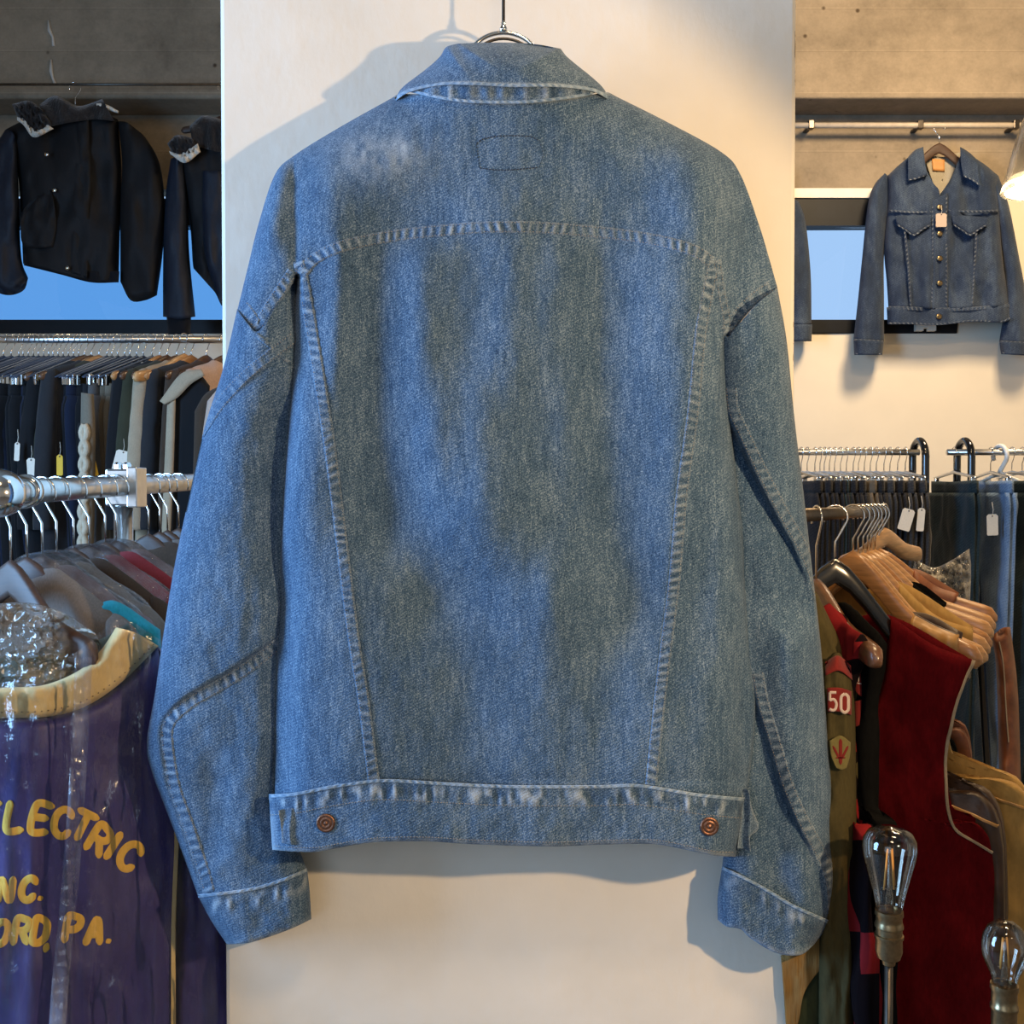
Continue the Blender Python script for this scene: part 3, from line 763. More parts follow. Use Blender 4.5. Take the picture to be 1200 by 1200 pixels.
def trousers(mat, label, y0=135, w=165, length=850, seed=1, group=None, name='trousers', patch=None):
    t = thing(name, label, 'trousers', group=group)
    sl = lambda L, R: [(L, 30), (R, 30)]
    L, R = [(-w,y0),(-w-2,y0+42)], [(w,y0),(w+2,y0+42)]
    gshell('waistband', [(-w,y0),(0,y0+3),(w,y0)], L, [(-w-2,y0+42),(0,y0+44),(w+2,y0+42)], R, sl(L, R), .013, mat, t, 0, seed, 12, .003)
    for s in (-1, 1):
        L = [(-w-2,y0+40),(-w-8,y0+180),(-w+10,y0+length)]; R = [(w+2,y0+40),(w+10,y0+180),(w-35,y0+length)]
        gshell('leg', [(-w-2,y0+40),(w+2,y0+40)], L, [(-w+10,y0+length),(w-35,y0+length)], R, sl(L, R), .010, mat, t, s*.009, seed+s, 16, .010)
    return t
def coat(mat, label, y0=72, w=205, drop=80, length=640, seed=1, group=None, name='coat', cat='coat', collar=None, H=.026, sleeves=True, sl_mat=None):
    t = thing(name, label, cat, group=group)
    T = [(-w,y0+drop),(-w*.72,y0+drop*.58),(-75,y0+20),(-45,y0+6),(0,y0+12),(45,y0+6),(75,y0+20),(w*.72,y0+drop*.58),(w,y0+drop)]
    L = [(-w,y0+drop),(-w-4,y0+300),(-w-2,y0+length)]; R = [(w,y0+drop),(w+4,y0+300),(w+2,y0+length)]
    gshell('body', T, L, [(-w-2,y0+length),(0,y0+length+6),(w+2,y0+length)], R, [(T, 45), (L, 55), (R, 55)], H, mat, t, 0, seed, 14, .010)
    if sleeves:
        for s in (-1, 1):
            a, b = [(s*(w-48),y0+drop*.62),(s*(w-40),y0+300),(s*(w-28),y0+560)], [(s*w,y0+drop-2),(s*(w+34),y0+300),(s*(w+40),y0+560)]
            tt, bb = [a[0], (s*(w-20),y0+drop*.76), b[0]], [a[-1], b[-1]]
            gshell('sleeve', tt, a, bb, b, [(a, 34), (b, 34), (tt, 20)], .030, sl_mat or mat, t, 0, seed+s+5, 12, .008)
    if collar:
        c1, c2 = [(-58,y0-6),(-70,y0+36)], [(58,y0-6),(70,y0+36)]
        gshell('collar', [(-58,y0-6),(0,y0-2),(58,y0-6)], c1, [(-70,y0+36),(0,y0+62),(70,y0+36)], c2, [(c1, 25), (c2, 25), ([(-58,y0-6),(58,y0-6)], 12)], .030, collar, t, 0, seed+3, 8, .003)
    return t
def price_tag(parent, p, ang=0, mat='tagcard', w=.032, h=.062, rz=0, world=True):
    """card with a punched corner hole on a loop of string"""
    pts = [(-w/2+.006,h/2),(w/2-.006,h/2),(w/2,h/2-.006),(w/2,-h/2+.003),(w/2-.003,-h/2),(-w/2+.003,-h/2),(-w/2,-h/2+.003),(-w/2,h/2-.006)]
    ca, sa = math.cos(ang), math.sin(ang); cz, sz = math.cos(rz), math.sin(rz)
    P = [(x*ca - z*sa, x*sa + z*ca) for x, z in pts]
    r1 = [Vector(p) + Vector((x*cz, x*sz-.0006, z)) for x, z in P]; r2 = [q + Vector((0, .0012, 0)) for q in r1]
    o = MB().ring([r1, r2]).build('price_tag', M[mat], parent, False)
    tx, tz = (-(h/2-.006)*sa, (h/2-.006)*ca)
    a = Vector(p) + Vector((tx*cz, tx*sz-.001, tz))
    MB().tube([a, a + Vector((.003, .001, .02)), a + Vector((0, .004, .045))], .0007, 5).build('string', M['tagcard'], o)
    MB().tube([a + Vector((0, -.0012, 0)), a + Vector((0, .0004, 0))], .0022, 8).build('eyelet', M['dark_steel'], o)
    return o
for nm, c in dict(black=(.008,.008,.009), charcoal=(.022,.022,.024), navy=(.010,.014,.030), olive=(.035,.035,.020), darkolive=(.018,.018,.012), taupe=(.12,.095,.065), beige=(.34,.26,.17), cream=(.55,.47,.36), brown=(.05,.03,.018), grey=(.09,.088,.085), slate=(.04,.05,.062), pinkbeige=(.48,.33,.25), red=(.20,.025,.03), teal=(.02,.26,.34), mauve=(.17,.12,.13), greige=(.15,.13,.115), tweed=(.17,.14,.10)).items():
    M['c_'+nm] = cloth('cloth '+nm, c)
M['c_jean'] = denim('mid blue jeans', (.015,.03,.065), (.17,.26,.40), (.38,.48,.60), .4, (.3,.36,.42))
M['c_jeanblue'] = denim('light blue jeans', (.03,.06,.14), (.09,.15,.30), (.26,.34,.48), .4, (.3,.36,.42))
M['c_jeandark'] = denim('teal black jeans', (.005,.010,.014), (.016,.030,.036), (.07,.10,.11), .4, (.2,.24,.26))
M['c_jeanblack'] = denim('black jeans', (.004,.004,.005), (.014,.014,.016), (.06,.06,.065), .4, (.14,.14,.14))
M['c_jeangrey'] = denim('grey jeans', (.012,.012,.013), (.035,.035,.037), (.11,.11,.11), .4, (.2,.2,.2))
M['gunmetal'] = plain('gunmetal', (.07,.10,.16), .3, .6, .1, 40)
# ================================================================== high rail by the back wall
YR = 3.42
zr = float(W(100,398,YR)[2])
xl, xr = float(W(-150,398,YR)[0]), float(W(300,398,YR)[0])
rk = thing('wall_rail', 'long steel clothes rail under the rear window packed with dark garments', 'rail', (xl,YR,zr))
MB().tube([(xl,YR,zr), (xr,YR,zr)], .0125, 14).build('rail_tube', M['chrome_satin'], rk)
for x in (xl-.02, xr-.05):
    MB().tube([(x,YR,zr), (x,YB,zr)], .010, 10).build('wall_bracket', M['chrome_satin'], rk)
    MB().lathe([(0,0),(.035,0),(.035,.006),(0,.006)], (x,YB,zr), (0,-1,0), 18).build('wall_flange', M['chrome_satin'], rk)
rows = [  # photo x of the hook, kind, colour, angle jitter
 (-7,'t','charcoal'),(4,'t','olive'),(13,'t','grey'),(22,'t','black'),(27,'t','charcoal'),(33,'t','black'),(39,'t','slate'),(45,'t','black'),(51,'t','navy'),(57,'t','black'),(62,'t','charcoal'),(68,'t','black'),(74,'t','navy'),(80,'t','black'),(86,'t','darkolive'),(92,'t','charcoal'),(99,'c','black'),(107,'c','charcoal'),(116,'c','olive'),(125,'t','black'),(131,'t','navy'),(138,'t','black'),(146,'t','charcoal'),(152,'t','grey'),(160,'t','black'),(168,'t','taupe'),(178,'t','tweed'),(187,'c','black'),(196,'c','olive'),(207,'b','beige'),(224,'c','charcoal'),(242,'c','brown'),(262,'c','pinkbeige')]
say = dict(black='black', charcoal='charcoal', navy='navy', olive='olive', darkolive='dark olive', taupe='taupe', beige='beige', cream='cream', brown='brown', grey='grey', slate='slate grey', pinkbeige='pinkish beige', tweed='tweedy')
base_ang = math.atan2(-.82, -.56)
protoW = wire_hanger('gunmetal', 'x', .19, 52, .085); protoD = wooden_hanger('wood_brown', 'x', .20, 54, .07, 1, .018); protoL = wooden_hanger('wood_mid', 'x', .20, 54, .07, 1, .018)
protoT = {}
first = {}; ROW = []
for i, (px, kind, colr) in enumerate(rows):
    rnd = random.Random(i*3+1)
    p = V(px, 398, YR); p.z = zr
    ang = base_ang + rnd.uniform(-.13, .13) + (.22 if px > 185 else 0); nth = ORD[i+1]
    src = protoW if kind == 't' else (protoD if i % 3 else protoL)
    hgr = src if src.name not in first else copy_tree(src); first[src.name] = 1
    put(hgr, p + Vector((0,0,.0)), ang)
    kindw = {'t': 'slim metal clip hanger', 'c': 'dark wooden hanger' if src is protoD else 'honey wooden hanger', 'b': 'pale wooden hanger'}[kind]
    tag(hgr, f'{kindw} on the rail below the back window, {nth} hanger along', 'hanger', 'hangers on the high back rail')
    if kind == 't':
        v = i % 3; key = ('t', v)
        if key not in protoT: protoT[key] = trousers('c_black', 'x', 158, 150+8*v, 1000, 5+v); g = protoT[key]
        else: g = copy_tree(protoT[key])
        lab = f'{say[colr]} trousers on the rail below the back window, {nth} garment along'
        tag(g, lab, 'trousers', 'garments on the high back rail')
    else:
        v = i % 2; key = ('c', v)
        if key not in protoT: protoT[key] = coat('c_black', 'x', 66, 185, 66, 1000, 11+v); g = protoT[key]
        else: g = copy_tree(protoT[key])
        lab = f'{say[colr]} coat on a wooden hanger under the back window, {nth} garment along'
        tag(g, lab, 'coat', 'garments on the high back rail')
    g.name = 'trousers' if kind == 't' else 'coat'; ROW.append(g)
    put(g, p, ang)
    for ch in g.children: recolor(ch, M['c_'+colr])
# bare pale hanger and beige-collared piece at the near end, a knitted cable scarf, tags
bh = wooden_hanger('wood_light', 'pale bare wooden hanger tilted on the back rail beside dark coats', .21, 52, .075, 1, .018, .04)
put(bh, V(216,398,YR-.02), base_ang+.1); bh.location.z = zr
def rk_tag(px, py, mat, ang, Y=3.22, w=.034, h=.066):
    g = ROW[min(range(len(rows)), key=lambda k: abs(rows[k][0]-px))]
    g.location = g.location; price_tag(g, V(px, py, Y), ang, mat, w, h, .3)
rk_tag(142, 540, 'tagcard', -.25, w=.042, h=.066)
rk_tag(108, 546, 'tagyellow', .2, w=.026)
rk_tag(70, 545, 'tagyellow', 0, w=.018)
rk_tag(37, 548, 'tagcard', .05, w=.026, h=.06)
rk_tag(20, 529, 'tagcard', -.05, w=.015, h=.06)
sc = thing('knit_scarf', 'pale cable knit scarf hanging between olive garments on the back rail', 'scarf', V(100,500,3.2))
mb = MB()
for k in (0, 1):
    mb.tube([V(99 + 3.2*math.sin(i*.75 + k*PI) - .06*i, 498+i*4.4, 3.19) for i in range(38)], .011, 8)
mb.build('cable', cloth('cream knit', (.50,.42,.30), .25, 160, bmp=.003), sc)
gshell('scarf_end', [(95,460),(110,462)], [(95,460),(94,520),(92,660)], [(92,660),(110,660)], [(110,462),(112,520),(110,660)], [([(95,460),(94,520),(92,660)], 6), ([(110,462),(112,520),(110,660)], 6)], .02, 'c_tweed', sc, world=True, step=4, fold=.002, mapf=lambda x, y, h: W(x, y, 3.215-h))
# beige lapel jacket near the end
lp = thing('jacket', 'black jacket with a wide beige collar and facing on the back rail', 'jacket', V(215,560,3.2))
mp = lambda x, y, h: W(x, y, 3.2-h)
gshell('body', [(205,462),(232,440),(246,452)], [(205,462),(203,560),(200,680)], [(200,680),(236,680)], [(246,452),(240,560),(236,680)], [([(205,462),(203,560),(200,680)], 10), ([(205,462),(232,440),(246,452)], 8)], .03, 'c_black', lp, world=True, step=4, fold=.004, mapf=mp)
gshell('collar', [(187,470),(212,438),(236,432)], [(187,470),(193,474)], [(193,474),(208,466),(224,450),(240,440)], [(236,432),(240,440)], [([(187,470),(212,438),(236,432)], 6)], .012, 'c_beige', lp, .034, world=True, step=2.5, fold=.002, mapf=mp)
gshell('facing', [(196,472),(206,466)], [(196,472),(192,560),(188,660)], [(188,660),(198,660)], [(206,466),(203,560),(198,660)], [([(196,472),(192,560),(188,660)], 5)], .008, 'c_beige', lp, .034, world=True, step=4, fold=.002, mapf=mp)
tj = thing('jacket', 'brown tweed jacket with sloping shoulder at the pillar end of the back rail', 'jacket', V(235,560,3.1))
mp2 = lambda x, y, h: W(x, y, 3.12-h)
gshell('body', [(228,482),(240,462),(258,452)], [(228,482),(226,560),(222,680)], [(222,680),(262,680)], [(258,452),(262,560),(262,680)], [([(228,482),(226,560),(222,680)], 9), ([(228,482),(240,462),(258,452)], 9)], .03, 'c_brown', tj, world=True, step=4, fold=.003, mapf=mp2)
gshell('sleeve', [(243,470),(258,452)], [(243,470),(236,520),(229,600)], [(229,600),(262,600)], [(258,452),(262,520),(262,600)], [([(243,470),(236,520),(229,600)], 6)], .02, 'c_pinkbeige', tj, .035, world=True, step=4, fold=.003, mapf=mp2)
# ================================================================== black jackets hung high before the window
YK = 4.62
rb = thing('hanging_rod', 'thin dark steel rod along the concrete beam carrying the fur collared jackets', 'rod', V(0,97,YK))
rz_ = float(W(90,99,YK)[2])
MB().tube([(float(W(-80,99,YK)[0]),YK,rz_), (float(W(300,99,YK)[0]),YK,rz_)], .006, 8).build('bar', M['dark_steel'], rb)
for px in (-40, 285):
    MB().tube([(float(W(px,99,YK)[0]),YK,rz_), (float(W(px,99,YK)[0]),YB-.21,rz_)], .005, 8).build('bracket', M['dark_steel'], rb)
M['nylon'] = cloth('black nylon', (.007,.0065,.007), .3, 120, .7, .001, .0, (1,1,.6), .25)
M['nylon_navy'] = cloth('dark navy nylon', (.008,.012,.022), .3, 120, .62, .001, .0, (1,1,.6), .3)
M['knit_black'] = cloth('black ribbed knit', (.008,.008,.010), .3, 300, .9, .002, .05, (1,.1,.1))
M['fur_dark'] = cloth('dark pile', (.018,.015,.014), .5, 90, 1, .012, .3)
M['fur_pale'] = cloth('pale pile', (.62,.56,.46), .3, 120, 1, .008, .4)
mK = lambda x, y, h: W(x, y, YK-h)
def pxshell(name, T, L, B, R, sil, H, mat, parent, off=0, seed=1, step=4, fold=.01, Hb=None, mapf=mK, sx=16, sy=40):
    return gshell(name, T, L, B, R, sil, H, mat, parent, off, seed, step, fold, Hb, True, mapf, sx, sy)
def fur(parent, name, T, L, B, R, mat, off, H=.03, sil=None, mapf=mK):
    return pxshell(name, T, L, B, R, sil or [(T, 5), (L, 5), (B, 5), (R, 5)], H, mat, parent, off, 3, 2, .022, mapf=mapf, sx=2.6, sy=2.6)
b1 = thing('bomber_jacket', 'black bomber jacket with pale edged fur collar hung high before the window', 'jacket', V(80,330,YK))
L, R = [(6,152),(20,200),(24,240),(27,309)], [(138,140),(142,190),(141,250),(139,331)]
T = [(6,152),(30,140),(60,128),(92,124),(112,128),(138,140)]
pxshell('body', T, L, [(27,309),(50,314),(72,321),(107,329),(139,331)], R, [(T, 14), (L, 16), (R, 16)], .08, 'nylon', b1, 0, 4, 4, .022, sx=30, sy=70)
pxshell('rib_hem', [(27,297),(70,308),(104,317),(140,318)], [(27,297),(28,311)], [(28,311),(72,322),(107,331),(139,331)], [(140,318),(139,331)], [], .0, 'knit_black', b1, .075, 9, 3, .015, Hb=.13)
pxshell('front_flap', [(88,140),(104,136)], [(88,140),(84,220),(80,318)], [(80,318),(102,326)], [(104,136),(106,220),(102,326)], [([(88,140),(84,220),(80,318)], 5)], .02, 'nylon', b1, .085, 14, 4, .02)
Lb, Rb = [(24,252),(32,240),(50,226)], [(62,228),(66,262),(62,290)]
pxshell('pocket', [(50,226),(58,222),(62,228)], Lb[::-1], [(24,252),(28,288),(62,290)], Rb, [([(24,252),(50,226),(62,228)], 5)], .022, 'nylon', b1, .078, 19, 4, .02)
L, R = [(6,152),(-8,180),(-14,240),(-10,330)], [(20,165),(22,230),(25,301),(33,326)]
pxshell('sleeve', [(6,152),(14,154),(20,165)], L, [(-10,330),(-4,342),(12,346),(28,340),(33,326)], R, [(L, 12), (R, 12), ([(-10,330),(12,346),(33,326)], 8)], .07, 'nylon_navy', b1, .03, 24, 4, .018, sx=22, sy=60)
L, R = [(138,142),(143,190),(141,240),(141,330)], [(158,150),(171,162),(187,192),(193,240),(191,293),(184,346)]
pxshell('sleeve', [(138,142),(148,143),(158,150)], L, [(141,330),(153,352),(170,352),(184,346)], R, [(L, 14), (R, 16), ([(141,330),(153,352),(184,346)], 8)], .08, 'nylon', b1, .02, 29, 4, .022, sx=26, sy=70)
pxshell('collar', [(46,122),(66,112),(92,124),(120,116)], [(46,122),(52,150)], [(52,150),(80,144),(110,140),(134,142)], [(120,116),(134,142)], [([(46,122),(66,112),(92,124),(120,116)], 8)], .06, 'fur_dark', b1, .06, 30, 3, .03)
c1 = fur(b1, 'fur_collar', [(14,122),(34,118),(50,128)], [(14,122),(22,140)], [(22,140),(40,158),(62,146)], [(50,128),(62,146)], 'fur_dark', .125)
fur(b1, 'fur_edge', [(20,137),(30,140),(41,152),(56,146)], [(20,137),(20,141)], [(20,141),(28,147),(40,161),(63,151)], [(56,146),(63,151)], 'fur_pale', .145, .016)
fur(b1, 'fur_edge', [(113,121),(124,122),(139,130)], [(113,121),(113,124)], [(113,124),(124,128),(139,133)], [(139,130),(139,133)], 'fur_pale', .10, .012)
for x, y in ((55,181),(64,223),(79,314)):
    MB().lathe([(0,0),(.010,0),(.009,.004),(0,.005)], V(x, y, YK-.115), (0,-1,0), 12).build('snap', M['chrome'], b1)
b2 = thing('bomber_jacket', 'dark navy bomber jacket with pale fur collar half hidden by the pillar', 'jacket', V(240,340,YK))
L, R = [(208,190),(222,260),(226,310),(229,317)], [(300,190),(302,260),(300,340)]
T = [(208,190),(225,165),(240,150),(262,145),(300,190)]
pxshell('body', T, L, [(229,317),(250,344),(262,358),(300,350)], R, [(T, 14), (L, 14), (R, 14)], .08, 'nylon', b2, 0, 34, 4, .02, sx=26, sy=70)
L, R = [(200,186),(195,220),(192,260),(191,320),(191,371)], [(216,190),(220,250),(222,300),(229,371)]
pxshell('sleeve', [(200,186),(208,184),(216,190)], L, [(191,371),(210,374),(229,371)], R, [(L, 12), (R, 12)], .075, 'nylon_navy', b2, .04, 39, 4, .018, sx=16, sy=70)
pxshell('cuff', [(195,370),(224,370)], [(195,370),(197,392)], [(197,392),(223,392)], [(224,370),(223,392)], [([(195,370),(197,392)], 9), ([(224,370),(223,392)], 9)], .05, 'knit_black', b2, .04, 44, 3, .012, sx=4)
L, R = [(236,200),(236,250),(240,300),(252,342)], [(262,200),(268,260),(272,340)]
pxshell('sleeve', [(236,200),(262,200)], L, [(252,342),(262,360),(272,340)], R, [(L, 10), (R, 10)], .07, 'nylon_navy', b2, .06, 49, 4, .02, sx=16, sy=60)
pxshell('collar', [(222,148),(236,136),(250,137),(290,150)], [(222,148),(226,170)], [(226,170),(256,178),(290,180)], [(290,150),(290,180)], [([(222,148),(236,136),(250,137),(290,150)], 8)], .06, 'fur_dark', b2, .06, 54, 3, .03)
fur(b2, 'fur_collar', [(196,168),(208,158),(226,162)], [(196,168),(202,180)], [(202,180),(217,186),(232,176)], [(226,162),(232,176)], 'fur_dark', .12)
fur(b2, 'fur_edge', [(198,177),(210,180),(222,174),(232,168)], [(198,177),(200,181)], [(200,181),(217,191),(235,178)], [(232,168),(235,178)], 'fur_pale', .14, .018)
for px, Hd, lab in ((88, 1, 'chrome hook hanger above the fur collared black bomber jacket'), (262, 1, 'wooden hanger inside the navy bomber jacket behind the pillar edge')):
    hh = wooden_hanger('wood_walnut', lab, .19, 125, .05, -1, .026)
    put(hh, (float(W(px,99,YK)[0]), YK, rz_-.014), 0)
# ================================================================== denim jacket hung high on the conduit
YD = 4.86
cz_ = float(W(1100,147,YD)[2])
cd = thing('conduit_pipe', 'thin grey conduit pipe clipped along the concrete below the beam', 'pipe', V(940,147,YD))
MB().tube([(float(W(900,147,YD)[0]),YD,cz_), (3.3,YD,cz_)], .013, 12).build('tube', plain('painted pipe', (.42,.35,.26), .5), cd)
for px in (1078, 1190, 950):
    x = float(W(px,147,YD)[0]); MB().box((x-.013,YD-.016,cz_-.018), (x+.013,YD+.016,cz_+.022)).box((x-.012,YD,cz_-.006), (x+.012,YB,cz_+.006)).build('pipe_clip', M['dark_steel'], cd, False, bevel=.003)
d2 = thing('denim_jacket', 'dark denim trucker jacket hung open necked from the conduit by the window', 'jacket', V(1105,380,YD))
mD = lambda x, y, h: W(x, y, YD-h)
D = 'denim_dark'
L, R = [(1040,206),(1040,240),(1036,290),(1039,330),(1041,360)], [(1170,206),(1172,250),(1175,305),(1185,358)]
T = [(1040,206),(1055,192),(1072,182),(1086,196),(1102,226),(1118,196),(1128,180),(1145,188),(1160,198),(1170,206)]
TS = [(1040,206),(1055,192),(1072,182)]; TR = [(1128,180),(1150,190),(1170,206)]
SD = [(TS, 12), (TR, 12), (L, 18), (R, 18)]
Lf = [(1086,200),(1094,215),(1102,231),(1102,300),(1100,362)]
pxshell('front_panel', [(1040,206),(1055,192),(1072,182),(1086,200)], L, [(1041,360),(1070,361),(1100,362)], Lf, SD, .075, D, d2, 0, 3, 3, .022, mapf=mD, Hb=.05)
Rf = [(1120,202),(1108,220),(1100,236),(1100,300),(1102,362)]
pxshell('front_panel', [(1120,202),(1128,180),(1150,190),(1170,206)], Rf, [(1102,362),(1140,361),(1185,358)], R, SD, .075, D, d2, 0, 8, 3, .022, mapf=mD, Hb=.05)
pxshell('lining', [(1082,180),(1104,184),(1126,178)], [(1082,180),(1090,205),(1102,236)], [(1102,236),(1103,237)], [(1126,178),(1116,205),(1103,237)], [], .0, cloth('pale lining', (.30,.27,.21), .2), d2, -.03, 3, 3, .004, mapf=mD)
pxshell('neck_label', [(1092,186),(1107,187)], [(1092,186),(1093,200)], [(1093,200),(1107,201)], [(1107,187),(1107,201)], [], 0, plain('tan leather label', (.50,.24,.08), .6), d2, -.022, 3, 3, .0, mapf=mD)
hD = lambda x, y: .075*infl(x, y, SD)
def strip2(name, line, w, mat=D, lift=.006, wear=.45, par=d2, puck=.002, per=5, hf=hD, mp_=mD):
    mb = MB(); ribbon(mb, line, w, lambda x, y: hf(x, y)+.010, mp_, lift, puck, per, 3, wear=wear, step=1, ns=7); return mb.build(name, M[mat], par, merge=0)
pxshell('placket', [(1092,236),(1110,226)], [(1092,236),(1093,300),(1091,362)], [(1091,362),(1110,362)], [(1110,226),(1110,300),(1110,362)], [([(1092,236),(1093,300),(1091,362)], 2), ([(1110,226),(1110,362)], 2)], .012, D, d2, .080, 3, 2, .006, mapf=mD, Hb=.0)
for l in ([(1093,240),(1093,300),(1092,362)], [(1109,230),(1109,300),(1109,362)], [(1042,247),(1070,249),(1091,248)], [(1111,247),(1140,248),(1170,247)], [(1060,270),(1064,310),(1067,358)], [(1144,272),(1142,310),(1139,358)]):
    strip2('seam', l, 2.6, wear=.8)
for P, nm in (([(1049,253),(1070,253),(1092,252)], 'l'), ([(1115,252),(1136,253),(1158,255)], 'r')):
    a, m_, c_ = P
    bt = [(a[0]+2, 263), (a[0]+12, 269.5), (m_[0]+1, 275.5), (c_[0]-11, 269), (c_[0]-1, 263)]
    f = pxshell('pocket_flap', P, [a, bt[0]], bt, [c_, bt[-1]], [(bt, 2)], .010, D, d2, .083, 4, 2, .004, mapf=mD, Hb=0)
    mb = MB(); ribbon(mb, bt, 2.0, lambda x, y: hD(x, y)+.014, mD, .008, .002, 5, 3, wear=1.2, step=1, ns=7); mb.build('flap_edge', M[D], f, merge=0)
for x, y in ((1101,243),(1101,274),(1101,303),(1101,332),(1100,371)):
    h = float(hD(np.array([x]), np.array([y]))[0])
    MB().lathe([(0,0),(.013,0),(.013,.004),(.009,.006),(0,.004)], V(x, y, YD-h-.022), (0,-1,0), 14).build('button', M['brass'], d2)
pxshell('waistband', [(1039,360),(1070,361),(1100,362),(1140,361),(1186,357)], [(1039,360),(1040,380)], [(1040,380),(1070,380),(1100,381),(1140,377),(1172,378),(1186,374)], [(1186,357),(1186,374)], [([(1039,360),(1040,380)], 16), ([(1186,357),(1186,374)], 16)], .08, D, d2, .008, 4, 3, .008, mapf=mD)
strip2('waist_seam', [(1041,361),(1070,362),(1100,363),(1140,362),(1184,358)], 5, wear=.5, puck=.003)
strip2('waist_edge', [(1041,379),(1070,379),(1100,380),(1140,376),(1172,377),(1184,373)], 2.2, wear=1.0)
for (T_, L_, B_, R_, cu) in (
  ([(1037,203),(1041,207),(1044,216)], [(1037,203),(1025,216),(1017,240),(1010,305),(1005,355),(1000,398)], [(1000,398),(1036,400)], [(1044,216),(1041,250),(1036,300),(1036,350),(1036,400)], [(1000,398),(1001,416),(1034,416),(1036,400)]),
  ([(1163,207),(1166,203),(1170,206)], [(1163,207),(1170,260),(1176,310),(1178,350),(1171,400)], [(1171,400),(1206,402)], [(1170,206),(1182,240),(1194,300),(1203,350),(1206,402)], [(1171,400),(1173,415),(1207,417),(1206,402)])):
    s_ = pxshell('sleeve', T_, L_, B_, R_, [(L_, [12]+[15]*(len(L_)-1)), (R_, [40,24]+[15]*(len(R_)-2)), (T_, 40)], .060, D, d2, -.008, 7, 3, .014, mapf=mD)
    a, b, c_, e_ = cu
    pxshell('cuff', [a, e_], [a, b], [b, c_], [e_, c_], [([a, b], 14), ([e_, c_], 14)], .07, D, s_, .02, 5, 2.5, .008, mapf=mD)
    hs = lambda x, y, q=[(L_, 15), (R_, 15)]: .060*infl(x, y, q)-.006
    strip2('cuff_seam', [(a[0]+1, a[1]+1), (e_[0]-1, e_[1]+1)], 4, par=s_, hf=hs, wear=.9); strip2('cuff_edge', [(b[0]+1, b[1]-1), (c_[0]-1, c_[1]-1)], 2, par=s_, hf=hs, wear=1.3)
for bot_, P in (([(1064,211),(1074,209),(1087,204)], ([(1082,172),(1072,176),(1064,184)], [(1064,184),(1064,211)], [(1082,172),(1084,190),(1087,204)])), ([(1129,206),(1138,210),(1148,217)], ([(1145,187),(1135,178),(1125,172)], [(1125,172),(1126,190),(1129,206)], [(1145,187),(1148,217)]))):
    tl, l_, r_ = P
    cf = pxshell('collar', tl[::-1], l_, bot_, r_, [(tl, 6)], .05, D, d2, .05, 6, 2, .006, mapf=mD, Hb=.0)
    mb = MB(); ribbon(mb, bot_, 2.0, lambda x, y: .100+0*x, mD, .004, .001, 5, 3, wear=1.3, step=1, ns=7); mb.build('collar_edge', M[D], cf, merge=0)
price_tag(d2, V(1103,258,YD-.118), 0, 'taggrey', .05, .062)
h2 = wooden_hanger('wood_walnut', 'dark brown wooden hanger inside the denim jacket on the conduit', .21, 75, .105, 1, .026, .05)
put(h2, (float(W(1101,147,YD)[0]), YD, cz_-.010), 0)
d3 = thing('denim_jacket', 'second denim jacket by the rear window, only its cuffed sleeve shows past the pillar', 'jacket', V(930,390,YD))
L, R = [(900,240),(898,300),(905,380)], [(936,236),(944,260),(950,320),(951,380)]
s_ = pxshell('sleeve', [(900,240),(920,230),(936,236)], L, [(905,380),(951,380)], R, [(L, 14), (R, 14)], .07, D, d3, 0, 3, 3, .02, mapf=mD)
pxshell('cuff', [(905,380),(952,380)], [(905,380),(908,400)], [(908,400),(951,400)], [(952,380),(951,400)], [([(952,380),(951,400)], 14)], .072, D, s_, .006, 5, 3, .006, mapf=mD)
pxshell('body', [(860,205),(890,195),(915,205)], [(860,205),(858,300),(860,380)], [(860,380),(905,382)], [(915,205),(912,300),(905,382)], [([(915,205),(912,300),(905,382)], 14)], .08, D, d3, .01, 9, 4, .02, mapf=mD)
# ================================================================== near chrome rack at the left
r0, r1 = V(10,577,1.40), V(262,563,2.45)
rk = thing('garment_rack', 'heavy chrome garment rack with ball end beside the pillar', 'rack', r0)
MB().tube([r0 + (r1-r0)*t for t in (0,.25,.5,.75,1)], .0178, 24).build('rail_tube', M['chrome_satin'], rk)
bc = V(0,578,1.385)
MB().lathe([(.033*math.sin(a), -.033*math.cos(a)) for a in [PI*k/20 for k in range(21)]], bc, (0,1,0), 32).build('ball_end', M['chrome'], rk)
MB().lathe([(.0178,0),(.024,.002),(.024,.012),(.0178,.014)], V(27,576,1.425), (r1-r0).normalized(), 28).build('ball_collar', M['chrome'], rk)
t_ = .405; pc = r0 + (r1-r0)*t_
MB().tube([(pc.x-.004,pc.y,0), (pc.x-.004,pc.y,pc.z-.02)], .0165, 20).build('post', M['chrome_satin'], rk)
cb = MB().box((pc.x-.028,pc.y-.022,pc.z-.036), (pc.x+.028,pc.y+.022,pc.z+.030)).build('clamp', M['chrome_satin'], rk, False, bevel=.004)
MB().box((pc.x+.012,pc.y-.027,pc.z-.038), (pc.x+.03,pc.y+.024,pc.z+.033)).build('clamp_plate', M['chrome_satin'], cb, False, bevel=.002)
for dx in (-.012, .004): MB().lathe([(0,0),(.008,0),(.008,.008),(.005,.012),(0,.012)], (pc.x+dx,pc.y,pc.z+.030), (0,0,1), 6).build('bolt', M['chrome'], cb, False)
MB().box((pc.x-.03,pc.y-.3,0), (pc.x+.03,pc.y+.3,.03)).build('foot', M['chrome_satin'], rk, False, bevel=.006)
hooks = [(12,652),(31,651),(49,647),(66,645),(86,640),(104,637),(123,636),(136,634),(174,627),(187,625),(196,624),(209,621)]
gcol = ['purple','greige','mauve','greige','brown','red','red','mauve','brown','greige','brown','charcoal']
